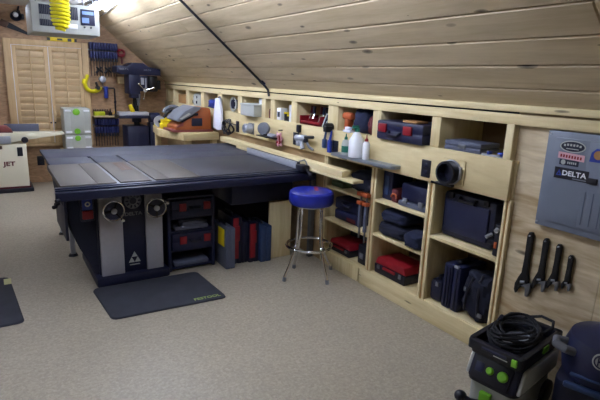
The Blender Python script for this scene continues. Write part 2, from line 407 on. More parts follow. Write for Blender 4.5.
# third cubby : bags
def bag(name, label, c, d, mat, lump=.12, cat='bag', extra=None, group=None):
    t = bmesh.new(); bmesh.ops.create_cube(t, size=1); bmesh.ops.subdivide_edges(t, edges=t.edges[:], cuts=7, use_grid_fill=True)
    rnd = random.Random(hash(label) % 1000 if False else len(label) * 7)
    ph = [rnd.uniform(0, 6) for _ in range(6)]
    for v in t.verts:
        p = v.co * 2; q = Vector([math.copysign(abs(x) ** 1, x) for x in p])
        l4 = (abs(p.x) ** 4 + abs(p.y) ** 4 + abs(p.z) ** 4) ** .25
        q = p / l4 if l4 > 0 else p
        k = 1 + lump * .5 * math.sin(3.1 * p.x + 4 * p.z + ph[0]) * math.sin(4.3 * p.y + ph[1]) + lump * .25 * math.sin(9 * p.y + 5 * p.z + ph[2]) + lump * .2 * math.sin(11 * p.z + 3 * p.y + ph[3])
        q = q * (k / (1 + lump * .5))
        v.co = Vector((q.x * d[0] / 2, q.y * d[1] / 2, max(q.z, -.92) / 1.92 * d[2] + d[2] * .46 / .96 if False else (max(q.z, -.93) + .93) / 1.93 * d[2]))
    mb = MB(); mb._add(t, Matrix.Translation(c))
    if extra:
        T = thing(name, label, cat, c, 0, group); mb.build('body', mat, T); extra(T); return T
    return single(mb, name, mat, label, cat, group)
bag('tool_bag', 'dark blue cloth bag bulging in the cubby above the white jug', (2.67, 3.13, Z3), (.26, .205, .20), M_BAGB, .1)
bag('jacket', 'folded dark red and black jacket stuffed in the cubby above the white jug', (2.65, 2.972, Z3), (.25, .085, .16), M_DRED, .12, 'jacket')
single(MB().cyl((2.58, 3.365, Z3 + .125), (2.58, 3.25, Z3 + .125), .032, n=16, bev=.006).cyl((2.58, 3.375, Z3 + .125), (2.58, 3.36, Z3 + .125), .02).box(2.55, 2.61, 3.28, 3.335, Z3, Z3 + .10, .01), 'orange_tool', M_ORWOOD, 'orange hand tool perched in the cubby above the green bottle', 'tool')
single(MB().box(2.49, 2.535, 3.17, 3.27, Z3, Z3 + .02, .006).box(2.495, 2.53, 3.19, 3.25, Z3 + .02, Z3 + .045, .006), 'rag', M_CLOTHW, 'crumpled white rag at the lip of the cubby with the red jacket', 'rag')
single(MB().cyl((2.44, 3.46, Z3 + .02), (2.52, 3.46, Z3 + .02), .035, n=18, bev=.01).box(2.43, 2.50, 3.42, 3.47, Z3 - .02, Z3 + .03, .006), 'router_knob', M_IRON, 'dark round tool hung on the upright beside the brushes', 'tool')
# fourth cubby : red boxes and clamps
t = thing('red_bin', 'red open bin of hand tools in a cubby over the wall outlet', 'bin', (2.62, 3.80, Z3))
MB().box(2.535, 2.75, 3.68, 4.02, Z3, Z3 + .02, .004).box(2.535, 2.545, 3.68, 4.02, Z3, Z3 + .035, .003).box(2.535, 2.75, 3.68, 3.69, Z3, Z3 + .09, .003).box(2.535, 2.75, 3.86, 3.87, Z3, Z3 + .06, .003).box(2.535, 2.75, 4.01, 4.02, Z3, Z3 + .08, .003).build('tray', M_RED, t)
for k in range(6):
    y = 3.72 + k * .055
    if 3.84 < y < 3.89: y += .03
    t2 = thing('driver', 'hand driver standing in the red bin', 'screwdriver', (2.60, y, Z3 + .021), 0, 'drivers standing in the red bin')
    a = (2.62, y, Z3 + .021); c = (2.64 + .01 * (k % 3), y + .01, Z3 + .10)
    MB().cyl(a, c, .004, n=8).build('shaft', M_CHROME, t2)
    MB().cyl(c, (c[0] + .012, c[1] + .008, c[2] + .07), .013, n=10, bev=.003).build('handle', [M_NAVY2, M_CBLUE, M_DRED][k % 3], t2)
t = thing('framed_plate', 'small white framed jig leaning in the cubby beside the red bin', 'jig', (2.56, 3.60, Z3))
MB().prism([(3.535, Z3), (3.665, Z3), (3.60, Z3 + .125), (3.535, Z3 + .125)], 'x', 2.56, 2.568).build('plate', M_NAVY2, t)
MB().tube([(2.557, 3.665, Z3 + .004), (2.557, 3.60, Z3 + .122), (2.557, 3.54, Z3 + .122)], .006, 6).build('edge_strip', M_WHITE, t)
MB().torus((2.552, 3.57, Z3 + .04), .022, .006, Matrix.Rotation(PI / 2, 4, 'Y'), 18, 6).build('ring', M_SYS, t)
# fifth narrow + others
def box_thing(name, label, cat, x0, x1, y0, y1, z0, z1, mat, bev=.004, lid=None, group=None, face=None):
    T = thing(name, label, cat, ((x0 + x1) / 2, (y0 + y1) / 2, z0), 0, group)
    MB().box(x0, x1, y0, y1, z0, z1, bev).build('box', mat, T)
    if lid: MB().box(x0 - .004, x1 + .002, y0 - .004, y1 + .004, z1 - .035, z1 + .006, bev).build('lid', lid, T)
    if face: MB().box(x0 - .002, x0, y0 + (y1 - y0) * .2, y1 - (y1 - y0) * .2, z0 + (z1 - z0) * .25, z0 + (z1 - z0) * .7).build('label_patch', face, T)
    return T
box_thing('carton', 'small white carton with a red patch in the cubby with the white panel', 'carton', 2.54, 2.62, 4.40, 4.48, Z3, Z3 + .12, M_WHITE, face=M_NAVY2)
box_thing('white_board', 'tall white panel standing upright in a cubby beside yellow lids', 'panel', 2.53, 2.80, 4.18, 4.215, Z3, Z3 + .165, M_WHITE)
for k, (y, z) in enumerate(((4.33, 0), (4.27, .0))):
    T = thing('glue_tub', ['yellow-lidded dark tub beside the small white carton', 'yellow-lidded dark tub beside the tall white panel'][k], 'tub', (2.57, y, Z3))
    MB().lathe([(0, 0), (.024, 0), (.026, .05 + .02 * (1 - k))], (2.57, y, Z3), 16).build('tub', M_BLACK, T)
    MB().lathe([(.027, .05 + .02 * (1 - k)), (.027, .066 + .02 * (1 - k)), (0, .068 + .02 * (1 - k))], (2.57, y, Z3), 16).build('lid', M_YELLOW, T)
T = thing('red_bottle', 'red bottle standing in the narrowest cubby', 'bottle', (2.57, 4.64, Z3))
MB().lathe([(0, 0), (.03, 0), (.032, .06), (.03, .09), (.012, .11)], (2.57, 4.64, Z3), 16).build('bottle', M_DRED, T)
MB().lathe([(.013, .108), (.013, .135), (0, .136)], (2.57, 4.64, Z3), 12).build('cap', M_WHITE, T)
T = thing('white_box', 'pale grey lidded box sticking out of a cubby', 'box', (2.57, 4.98, Z3 - .03))
MB().box(2.43, 2.74, 4.795, 5.13, Z3 + .001, Z3 + .115, .008).build('box', M_SYS, T)
MB().box(2.425, 2.745, 4.788, 5.137, Z3 + .112, Z3 + .135, .006).build('lid', M_SYS, T)
box_thing('organiser', 'small white and navy box behind the pale grey lidded box', 'box', 2.56, 2.72, 4.80, 4.93, Z3 + .136, Z3 + .195, M_WHITE)
T = thing('cable_reel', 'white spoked reel standing in a dark cubby beside the hanging white coat', 'reel', (2.62, 5.60, Z3))
MY = Matrix.Rotation(PI / 2, 4, 'Y')
mb = MB().torus((2.57, 5.63, Z3 + .092), .082, .010, MY, 28, 8)
for k in range(5):
    a = k * 2 * PI / 5; mb.cyl((2.57, 5.63, Z3 + .092), (2.57, 5.63 + .08 * math.cos(a), Z3 + .092 + .08 * math.sin(a)), .008, n=8)
mb.build('wheel', M_SYS, T)
MB().cyl((2.56, 5.63, Z3 + .092), (2.70, 5.63, Z3 + .092), .055, n=20).build('drum', M_NAVY2, T)
bag('shop_cloth', 'rumpled blue cloth in the cubby behind the hanging white coat', (2.62, 6.24, Z3), (.2, .34, .12), M_BLUEP, .15, 'cloth')
T = thing('canister', 'white and grey round-faced canister in the cubby behind the orange sander', 'canister', (2.60, 6.88, Z3))
MB().lathe([(0, 0), (.115, 0), (.125, .05), (.115, .155), (.07, .18), (0, .185)], (2.64, 6.88, Z3), 22).build('canister', M_SYS, T)
MB().cyl((2.535, 6.93, Z3 + .12), (2.545, 6.93, Z3 + .12), .02).cyl((2.535, 6.83, Z3 + .12), (2.545, 6.83, Z3 + .12), .02).box(2.528, 2.54, 6.80, 6.97, Z3 + .03, Z3 + .07, .004).build('dial', M_NAVY2, T)
box_thing('carton', 'tan cardboard carton in the second cubby from the back wall', 'carton', 2.55, 2.80, 7.27, 7.66, Z3, Z3 + .13, M_CARD)

# --------------------------------------------------------------- lower bay contents
# bay 3, large cases
T = thing('machine_case', 'largest navy carrying case, on the upper shelf under the dust port', 'case', (2.72, 2.02, .634))
MB().box(2.60, 2.80, 1.80, 2.222, .636, .95, .025).build('case_body', M_NAVY2, T)
MB().box(2.585, 2.602, 1.84, 2.19, .68, .90, .008).build('face_panel', M_NAVY, T)
MB().tube([(2.592, 1.95, .935), (2.575, 1.95, .915), (2.575, 2.07, .915), (2.592, 2.07, .935)], .012, 8).build('handle', M_BLACK, T)
for y in (1.87, 2.15): MB().box(2.585, 2.602, y - .02, y + .02, .915, .952, .004).build('latch', M_BLACK, T)
T = thing('pneumatic_nailer', 'dark hand tool with orange grip leaning on the shelf beside the largest navy case', 'power tool', (2.56, 1.755, .634))
MB().box(2.54, 2.60, 1.715, 1.755, .636, .78, .012, None).cyl((2.57, 1.735, .76), (2.57, 1.735, .84), .03, n=14, bev=.008).box(2.545, 2.59, 1.72, 1.80, .70, .735, .008).build('body', M_BLACK, T)
MB().box(2.534, 2.543, 1.726, 1.744, .69, .73, .003).build('grip', M_ORWOOD, T)
MB().cyl((2.53, 1.80, .745), (2.57, 1.79, .76), .011, n=10).cyl((2.525, 1.735, .80), (2.545, 1.735, .81), .014, n=10).build('fitting', M_ALU, T)
T = thing('small_case', 'short rounded dark case on the floor shelf next to the tall ribbed case', 'case', (2.63, 2.185, .149))
MB().box(2.56, 2.76, 2.12, 2.23, .149, .31, .03).build('case_body', M_NAVY2, T)
MB().tube([(2.60, 2.175, .305), (2.60, 2.175, .335), (2.70, 2.175, .335), (2.70, 2.175, .305)], .009, 8).build('handle', M_BLACK, T)
MB().box(2.55, 2.562, 2.145, 2.17, .27, .30, .003).build('latch', M_GREYM, T)
T = thing('tall_case', 'tall ribbed navy case standing on end on the floor shelf', 'case', (2.64, 2.01, .149))
MB().box(2.545, 2.82, 1.965, 2.025, .149, .475, .016).box(2.545, 2.82, 2.03, 2.105, .149, .475, .016).box(2.56, 2.81, 1.97, 2.10, .16, .465).build('case_body', M_NAVY, T)
for y in (1.99, 2.05, 2.075): MB().box(2.537, 2.55, y - .006, y + .006, .17, .45, .003).build('rib', M_NAVY2, T)
MB().box(2.60, 2.70, 2.01, 2.05, .475, .50, .008).build('handle', M_BLACK, T)
MB().box(2.54, 2.56, 1.98, 2.02, .462, .478, .003).build('catch', M_ALU, T)
def strap(T):
    MB().tube([(2.535, 1.79, .20), (2.53, 1.80, .33), (2.56, 1.82, .43), (2.60, 1.83, .46)], .009, 6).tube([(2.535, 1.90, .22), (2.53, 1.89, .33), (2.56, 1.87, .44)], .009, 6).build('strap', M_BLACK, T)
    MB().box(2.522, 2.534, 1.755, 1.785, .21, .235, .003).build('buckle', M_GREYM, T)
    MB().box(2.53, 2.54, 1.90, 1.915, .34, .37, .003).build('buckle', M_GREYM, T)
bag('duffel_bag', 'slumped black duffel bag at the end of the floor shelf by the plywood wall', (2.66, 1.835, .149), (.25, .245, .33), M_BAG, .16, 'bag', strap)
# bay 2
T = thing('upright_case', 'blue case on end at the far side of the middle bay top shelf', 'case', (2.66, 2.77, .759))
MB().box(2.58, 2.80, 2.715, 2.825, .759, .99, .012).build('case_body', M_NAVY, T)
MB().box(2.572, 2.582, 2.75, 2.79, .80, .95, .004).build('face_strip', M_CBLUE, T)
T = thing('sander_pack', 'red-brown handled pouch squeezed between two cases on the middle bay top shelf', 'pouch', (2.60, 2.67, .759))
MB().box(2.56, 2.72, 2.63, 2.705, .759, .87, .02).build('pouch', M_DRED, T)
MB().tube(arc((2.558, 2.665, .80), .03, 0, PI, 8, 'yz'), .007, 6).build('loop', M_ORWOOD, T)
T = thing('drill_case', 'navy rounded case lying on the middle bay top shelf', 'case', (2.66, 2.47, .759))
MB().box(2.56, 2.82, 2.325, 2.60, .80, .935, .022).build('lid', M_NAVY, T)
MB().box(2.55, 2.82, 2.315, 2.61, .759, .80, .01).build('tray', M_CASEG, T)
for y in (2.38, 2.54): MB().box(2.545, 2.56, y - .022, y + .022, .785, .825, .004).build('latch', M_GREYP, T)
bag('soft_case', 'dark soft case lying lowest in the pile on the middle bay centre shelf', (2.66, 2.665, .48), (.27, .32, .11), M_BAG, .08)
bag('soft_case', 'dark soft case stacked on top of another on the middle bay centre shelf', (2.66, 2.66, .593), (.26, .29, .10), M_BAGB, .08)
bag('soft_case', 'blue-black soft pouch spilling over the middle bay centre shelf edge', (2.60, 2.40, .48), (.22, .18, .12), M_BAGB, .1)
def tool_box(name, label, loc, w, d, h, top, bot, latchm, group=None):
    """w along y, d along x; opening side faces -x"""
    x, y, z = loc; T = thing(name, label, 'tool box', loc)
    MB().prism([(y - w / 2, z), (y + w / 2, z), (y + w / 2 + .006, z + h * .55), (y - w / 2 - .006, z + h * .55)], 'x', x - d / 2, x + d / 2, .008).build('tray', bot, T)
    MB().prism([(y - w / 2 - .006, z + h * .55), (y + w / 2 + .006, z + h * .55), (y + w / 2 - .02, z + h), (y - w / 2 + .02, z + h)], 'x', x - d / 2 + .004, x + d / 2 - .004, .014).build('lid', top, T)
    MB().box(x - d / 2 - .01, x - d / 2 + .006, y - .07, y + .07, z + h * .38, z + h * .55, .005).build('handle', top, T)
    for s in (-1, 1): MB().box(x - d / 2 - .008, x - d / 2 + .004, y + s * w * .36 - .014, y + s * w * .36 + .014, z + h * .3, z + h * .55, .003).build('latch', latchm, T)
    return T
tool_box('red_tool_box', 'black tool box with a bright red lid on the middle bay floor shelf', (2.67, 2.635, .149), .34, .25, .138, M_RED, M_BLACK, M_GREYM)
# bay 1
T = tool_box('tool_box', 'black case with a red spotted lid on the floor shelf behind the stool', (2.66, 3.29, .149), .30, .24, .11, M_RED, M_BLACK, M_GREYM)
T = thing('upright_case', 'navy case standing behind the spotted red lid on the floor shelf', 'case', (2.84, 3.28, .149))
MB().box(2.80, 2.92, 3.02, 3.47, .149, .40, .02).build('case_body', M_NAVY, T)
MB().box(2.79, 2.802, 3.10, 3.40, .20, .34, .006).build('face_panel', M_NAVY2, T)
T = thing('bit_case', 'narrow black case on end under the orange bar clamps', 'case', (2.61, 2.96, .149))
MB().box(2.545, 2.75, 2.925, 3.03, .149, .32, .012).build('case_body', M_BLACK, T)
MB().box(2.538, 2.547, 2.955, 3.0, .20, .25, .003).build('latch', M_GREYP, T)
T = thing('drill_case', 'navy case with a small red label on the shelf behind the stool seat', 'case', (2.67, 3.24, .439))
MB().box(2.58, 2.80, 3.08, 3.44, .439, .53, .018).box(2.58, 2.80, 3.08, 3.44, .535, .64, .018).build('case_body', M_NAVY, T)
MB().box(2.572, 2.582, 3.13, 3.25, .455, .49, .003).build('label_patch', M_DRED, T)
MB().tube([(2.58, 3.20, .60), (2.562, 3.20, .59), (2.562, 3.32, .59), (2.58, 3.32, .60)], .01, 8).build('handle', M_NAVY2, T)
bag('tool_bag', 'dark bag in the shadow of the top shelf behind the lumber ends', (2.72, 3.10, .737), (.30, .34, .19), M_BAG, .1)
single(MB().box(2.55, 2.75, 3.30, 3.47, .737, .79, .01), 'green_case', plain('olive_case', (70, 84, 50), .6), 'olive flat case on the top shelf behind the lumber', 'case')

# --------------------------------------------------------------- apron attachments
XA = 2.498
def outlet(y, z0, z1, label):
    T = thing('wall_outlet', label, 'outlet', (XA, y, z0), 0, None)
    MB().box(XA - .008, XA, y - .04, y + .04, z0, z1, .003).build('plate', M_BLACK, T)
    for zz in (z0 + (z1 - z0) * .3, z0 + (z1 - z0) * .7): MB().box(XA - .011, XA - .008, y - .018, y + .018, zz - .014, zz + .014, .002).build('socket', M_NAVY2, T)
    return T
outlet(5.34, 1.02, 1.15, 'black outlet plate beside the coiled black cord')
outlet(4.02, 1.035, 1.155, 'black outlet plate half hidden by silver hand tools')
outlet(3.365, 1.03, 1.155, 'black outlet plate next to the green glue bottle')
outlet(2.312, 1.03, 1.15, 'black outlet plate beside the black dust port')
# dust port
T = thing('dust_port', 'black round dust hose port on the panel beside the last cubby', 'dust port', (XA, 2.075, 1.05))
MB().box(XA - .012, XA, 1.985, 2.165, 1.03, 1.19, .006).build('flange', M_APRON, T)
prof = [(.058, .01), (.068, .012)] + [(.070 + (.004 if k % 2 else -.003), .018 + k * .006) for k in range(12)] + [(.072, .092), (.058, .092), (.056, .03)]
MP = Matrix.Rotation(-PI / 2, 4, 'Y')
MB().lathe(prof, (XA, 2.075, 1.108), 28, MP).build('hose_end', M_BLACK, T)
MB().torus((XA - .028, 2.075, 1.108), .076, .006, MP, 28, 6).box(XA - .04, XA - .02, 1.995, 2.007, 1.07, 1.15, .002).build('hose_clamp', M_ALU, T)
MB().lathe([(0, .03), (.056, .03)], (XA, 2.075, 1.108), 24, MP).build('inner_disc', M_NAVY2, T)
T = thing('gate_lever', 'small black blast gate lever under the black dust port', 'lever', (XA - .02, 2.11, 1.012))
MB().box(XA - .03, XA + .002, 2.06, 2.20, 1.008, 1.026, .004).cyl((XA - .02, 2.19, 1.012), (XA - .05, 2.215, 1.022), .008, n=8).build('lever', M_BLACK, T)
# galvanised ledge with bottles
T = thing('steel_ledge', 'long galvanised ledge with a rounded end carrying bottles', 'ledge', (2.45, 2.95, 1.04))
MB().prism([(XA + .002, 2.56), (XA - .06, 2.56), (XA - .08, 2.575), (XA - .095, 2.615), (XA - .095, 3.30), (XA + .002, 3.30)], 'z', 1.042, 1.068, .003).build('ledge_top', M_GALV, T)
for y in (2.75, 3.2): MB().prism([(XA - .1, 1.042), (XA, 1.042), (XA, 1.01)], 'y', y - .004, y + .004).build('bracket', M_GALV, T)
ZL = 1.0685
T = thing('glue_bottle', 'green and white glue bottle on the galvanised ledge', 'bottle', (2.44, 3.15, ZL))
MB().lathe([(0, 0), (.030, 0), (.033, .01), (.033, .09), (.025, .115), (.012, .125)], (2.44, 3.15, ZL), 18).build('bottle', M_SYS, T)
MB().lathe([(.0335, .02), (.0338, .022), (.0338, .07), (.0335, .072)], (2.44, 3.15, ZL), 18).build('label_band', M_TEAL, T)
MB().lathe([(.014, .124), (.013, .14), (.006, .148), (.004, .17), (0, .172)], (2.44, 3.15, ZL), 12).build('nozzle', M_TEAL, T)
T = thing('spray_jug', 'big white jug with a green spray head on the galvanised ledge', 'jug', (2.44, 3.01, ZL))
MB().lathe([(0, 0), (.058, 0), (.062, .01), (.062, .125), (.056, .14), (.04, .165), (.028, .19), (.02, .20)], (2.437, 3.01, ZL), 24).build('jug', M_WHITE, T)
MB().cyl((2.437, 3.01, ZL + .198), (2.437, 3.01, ZL + .23), .02, n=14).box(2.39, 2.45, 3.00, 3.02, ZL + .225, ZL + .25, .005).build('spray_head', M_TEAL, T)
T = thing('squeeze_bottle', 'thin white squeeze bottle with a red cap on the galvanised ledge', 'bottle', (2.435, 2.885, ZL))
MB().lathe([(0, 0), (.026, 0), (.028, .01), (.028, .12), (.02, .135), (.012, .14)], (2.435, 2.885, ZL), 18).build('bottle', M_WHITE, T)
MB().lathe([(.014, .138), (.013, .155), (.005, .165), (.004, .195), (0, .197)], (2.435, 2.885, ZL), 12).build('cap', M_RED, T)
# hanging brushes
for k, (y, m, lab) in enumerate(((3.485, M_CBLUE, 'slate dust brush hanging by a cord beside a blue one'), (3.405, M_BLUEP, 'bright blue dust brush hanging above the outlet by the green bottle'))):
    T = thing('dust_brush', lab, 'brush', (2.47, y, 1.08))
    MB().cyl((2.478, y, 1.235), (2.47, y + .01, 1.15), .008, .012, n=10).build('handle', m, T)
    MB().box(2.455, 2.485, y - .022 + .01, y + .022 + .01, 1.075 - .03 * k, 1.155, .008).build('bristles', m, T)
    MB().tube([(2.4965, y, 1.245), (2.488, y, 1.25), (2.478, y, 1.236)], .003, 6).build('cord', M_BLACK, T)
# silver nailers on hooks
T = thing('air_nailer', 'silver and black air tools bundled on a hook under the red bin', 'air tool', (2.44, 3.785, 1.06))
MB().cyl((2.43, 3.905, 1.12), (2.45, 3.765, 1.13), .03, n=16, bev=.006).box(2.41, 2.46, 3.825, 3.885, 1.05, 1.10, .01).cyl((2.44, 3.825, 1.10), (2.43, 3.785, 1.03), .02, n=12).build('body', M_ALU, T)
MB().cyl((2.44, 3.765, 1.14), (2.43, 3.615, 1.155), .014, n=12, bev=.003).box(2.425, 2.455, 3.725, 3.775, 1.09, 1.13, .006).build('grip', M_BLACK, T)
MB().tube([(2.44, 3.725, 1.09), (2.43, 3.675, 1.06), (2.44, 3.625, 1.04)], .012, 8).build('hose_stub', M_GREYP, T)
MB().box(2.47, 2.50, 3.925, 3.975, 1.165, 1.235, .004).cyl((2.48, 3.945, 1.17), (2.44, 3.875, 1.14), .007, n=8).build('hook', M_BLACK, T)
# red clamp / caliper thing
T = thing('band_clamp', 'tangle of red and white cord clamps hanging over the fence', 'clamp', (2.46, 4.280, 1.02))
mb = MB(); mbw = MB(); rnd = random.Random(4)
for k in range(6):
    pts = []
    for j in range(7): pts.append((2.462 + rnd.uniform(-.02, .02), 4.290 + rnd.uniform(-.06, .06), 1.07 + rnd.uniform(-.085, .06)))
    (mb if k % 2 == 0 else mbw).tube(pts, .007, 6)
mb.build('red_cord', M_RED, T); mbw.build('pale_cord', M_PINK, T)
MB().cyl((2.497, 4.280, 1.15), (2.452, 4.280, 1.15), .005, n=8).build('hook', M_BLACK, T)
# bench grinder-like tool on shelf
T = thing('tool_shelf', 'small grey bracket shelf on the panel holding a round grinder', 'shelf', (2.43, 4.500, 1.045))
MB().box(2.38, 2.497, 4.300, 4.640, 1.06, 1.07, .003).build('tray', M_IRON, T)
for y in (4.340, 4.600): MB().prism([(2.39, 1.06), (2.495, 1.06), (2.495, 1.03)], 'y', y - .005, y + .005).build('bracket', M_GREYM, T)
T = thing('disc_grinder', 'small grey round grinder sitting on the bracket shelf', 'grinder', (2.44, 4.520, 1.071))
MB().cyl((2.41, 4.540, 1.14), (2.45, 4.570, 1.14), .066, n=28, bev=.008).build('disc', M_GREYP, T)
MB().box(2.41, 2.475, 4.330, 4.450, 1.0715, 1.10, .01).cyl((2.44, 4.440, 1.09), (2.44, 4.320, 1.09), .016, n=12).build('body', M_ALU, T)
MB().box(2.415, 2.47, 4.520, 4.610, 1.0715, 1.085, .003).build('foot', M_IRON, T)
# grey flexible jar beside first outlet
T = thing('hose_coupler', 'clear ribbed hose coupler on the panel beside the outlet with the black cord', 'hose coupler', (2.45, 4.98, 1.06))
MB().lathe([(.045, 0), (.05, .01)] + [(.052 + (.004 if k % 2 else 0), .015 + k * .01) for k in range(8)] + [(.046, .1), (.04, .1), (.04, .02)], (XA, 4.97, 1.10), 22, MP).build('coupler', M_ALU, T)
MB().box(XA - .01, XA + .002, 4.91, 5.04, 1.035, 1.16, .004).build('flange', M_GREYP, T)
# cord coil
rnd = random.Random(3); mb = MB()
for k in range(5):
    c = Vector((2.43 + .008 * k, 5.55 + rnd.uniform(-.03, .03), 1.065 + rnd.uniform(-.015, .015)))
    mb.tube([c + Vector((.02 * math.sin(3 * a + k), (.09 + .01 * k) * math.cos(a), (.065 + .006 * k) * math.sin(a))) for a in [2 * PI * j / 24 for j in range(24)]], .006, 6, True)
mb.tube([(2.49, 5.38, 1.10), (2.45, 5.45, 1.115), (2.44, 5.56, 1.11), (2.44, 5.60, 1.06), (2.44, 5.60, .99), (2.42, 5.58, .975)], .006, 6)
single(mb, 'extension_cord', M_BLACK, 'tangled black power cord plugged in beside the orange sander bench', 'cord')
# white coat
mb = MB(); t = bmesh.new(); nu, nv = 28, 14
g = [[None] * nu for _ in range(nv)]
for j in range(nv):
    f = j / (nv - 1); w = .055 + .05 * min(1, f * 2.2) + .02 * f; zz = 1.395 - f * .38
    for i in range(nu):
        a = 2 * PI * i / nu; fold = 1 + .14 * f * math.sin(7 * a + 1.3 * f) + .06 * math.sin(4 * a)
        g[j][i] = t.verts.new((2.445 + .038 * math.sin(a) * fold, 5.80 + w * math.cos(a) * fold, zz - .01 * math.cos(3 * a) * f))
for j in range(nv - 1):
    for i in range(nu): t.faces.new((g[j][i], g[j][(i + 1) % nu], g[j + 1][(i + 1) % nu], g[j + 1][i]))
t.faces.new(g[0]); t.faces.new(g[-1][::-1]); bmesh.ops.recalc_face_normals(t, faces=t.faces)
T = thing('shop_coat', 'white shop coat hanging between two cubbies near the orange sander', 'coat', (2.445, 5.80, 1.02))
mb._add(t).build('coat', M_CLOTHW, T)
MB().tube(arc((2.46, 5.80, 1.385), .03, 0, 2 * PI, 14, 'yz'), .009, 6).build('collar', M_GREYP, T)
MB().cyl((2.52, 5.94, 1.395), (2.445, 5.80, 1.40), .006, n=8).build('hook', M_IRON, T)
# orange bar clamps on upright C
for k, (y, z0) in enumerate(((2.965, .40), (2.895, .375))):
    T = thing('bar_clamp', ['orange-handled bar clamp hanging in front of the narrow black case', 'orange-handled bar clamp hanging against the upright between two bays'][k], 'bar clamp', (2.49, y, z0))
    MB().box(2.482, 2.496, y - .005, y + .005, z0, .79, .001).build('bar', M_GREYM, T)
    MB().box(2.46, 2.505, y - .03, y + .03, .757, .79, .006).build('handle', M_ORWOOD, T)
    MB().box(2.462, 2.505, y - .027, y + .027, .685, .715, .006).build('jaw', M_ORWOOD, T)
    MB().box(2.474, 2.50, y - .012, y + .012, z0 + .09, .68, .003).build('sleeve', M_CASEG, T)
    MB().cyl((2.49, y, .8), (W - .008, y, .802), .004, n=6).build('hook', M_IRON, T)

# --------------------------------------------------------------- breaker panel and wrenches
T = thing('breaker_panel', 'grey-blue electrical breaker panel with stickers on the plywood wall', 'electrical panel', (2.53, 1.28, .92))
MB().box(2.505, 2.545, 1.02, 1.488, .92, 1.437, .004).build('cover', M_PANEL, T)
MB().box(2.497, 2.506, 1.05, 1.44, .955, 1.405, .003).build('raised_face', M_PANEL, T)
MB().box(2.4955, 2.498, 1.055, 1.262, .965, 1.398, .001).build('door', M_PANEL, T)
for k in range(4): MB().box(2.494, 2.4956, 1.24 - k * .04, 1.244 - k * .04, .98, 1.15, 0).build('ridge', M_CASEG, T)
MB().box(2.487, 2.497, 1.195, 1.245, 1.195, 1.225, .003).build('latch', M_BLACK, T)
for y, z in ((1.475, 1.42), (1.475, .94)): MB().cyl((2.5, y, z), (2.505, y, z), .006, n=8).build('screw', M_ALU, T)
XS = 2.4952
def ell(mb, y, z, ry, rz, x0, x1, n=28): return mb.prism([(y + ry * math.cos(2 * PI * k / n), z + rz * math.sin(2 * PI * k / n)) for k in range(n)], 'x', x0, x1)
FN = (-1, 0, 0)
s1 = ell(MB(), 1.344, 1.366, .066, .030, XS - .001, XS).build('oval_sticker', M_SYS, T)
ell(MB(), 1.344, 1.366, .060, .025, XS - .0014, XS - .001).build('oval_field', M_NAVY2, s1)
mb = MB()
for k in range(6): mb.box(XS - .0018, XS - .0013, 1.385 - k * .016 - .005, 1.385 - k * .016 + .005, 1.368 - (.003 if k in (0, 5) else 0), 1.379 - (.003 if k in (0, 5) else 0))
mb.box(XS - .0018, XS - .0013, 1.312, 1.376, 1.352, 1.356); mb.build('sticker_marks', M_SYS, s1)
s2 = MB().prism([(1.412, 1.334), (1.276, 1.329), (1.276, 1.296), (1.412, 1.301)], 'x', XS - .001, XS).build('pink_sticker', M_PINK, T)
mb = MB()
for k in range(8): mb.box(XS - .0016, XS - .001, 1.396 - k * .0145 - .005, 1.396 - k * .0145 + .004, 1.308 - k * .0006, 1.323 - k * .0006)
mb.build('sticker_marks', M_RED, s2)
s3 = MB().box(XS - .001, XS, 1.30, 1.40, 1.268, 1.297, .0).build('small_sticker', M_NAVY2, T)
ell(MB(), 1.38, 1.283, .012, .013, XS - .0018, XS - .001).build('roundel', M_SYS, s3)
mb = MB()
for k in range(5): mb.box(XS - .0016, XS - .001, 1.355 - k * .01 - .003, 1.355 - k * .01 + .003, 1.277, 1.288)
mb.build('sticker_marks', M_SYS, s3)
s4 = MB().box(XS - .001, XS, 1.2415, 1.418, 1.196, 1.254).build('name_sticker', M_BLACK, T)
MB().text('DELTA', .036, faceM((XS - .0014, 1.315, 1.227), FN), .0004, .0009, sx=1.15).build('lettering', M_WHITE, s4)
mb = MB().prism([(1.408, 1.212), (1.378, 1.212), (1.393, 1.243)], 'x', XS - .0018, XS - .001); mb.build('emblem', M_BLUEP, s4)
MB().prism([(1.399, 1.2165), (1.387, 1.2165), (1.393, 1.229)], 'x', XS - .0022, XS - .0018).build('emblem_hole', M_BLACK, s4)
MB().box(XS - .0016, XS - .001, 1.25, 1.32, 1.202, 1.208).build('underline', M_GREYP, s4)
XD = 2.4952
s5 = MB().prism([(1.252, 1.305), (1.18, 1.305), (1.18, 1.34), (1.20, 1.37), (1.225, 1.372), (1.247, 1.35)], 'x', XD - .001, XD).build('blue_sticker', M_BLUEP, T)
ell(MB(), 1.213, 1.34, .022, .022, XD - .0016, XD - .001).build('sticker_face', M_CARD, s5)

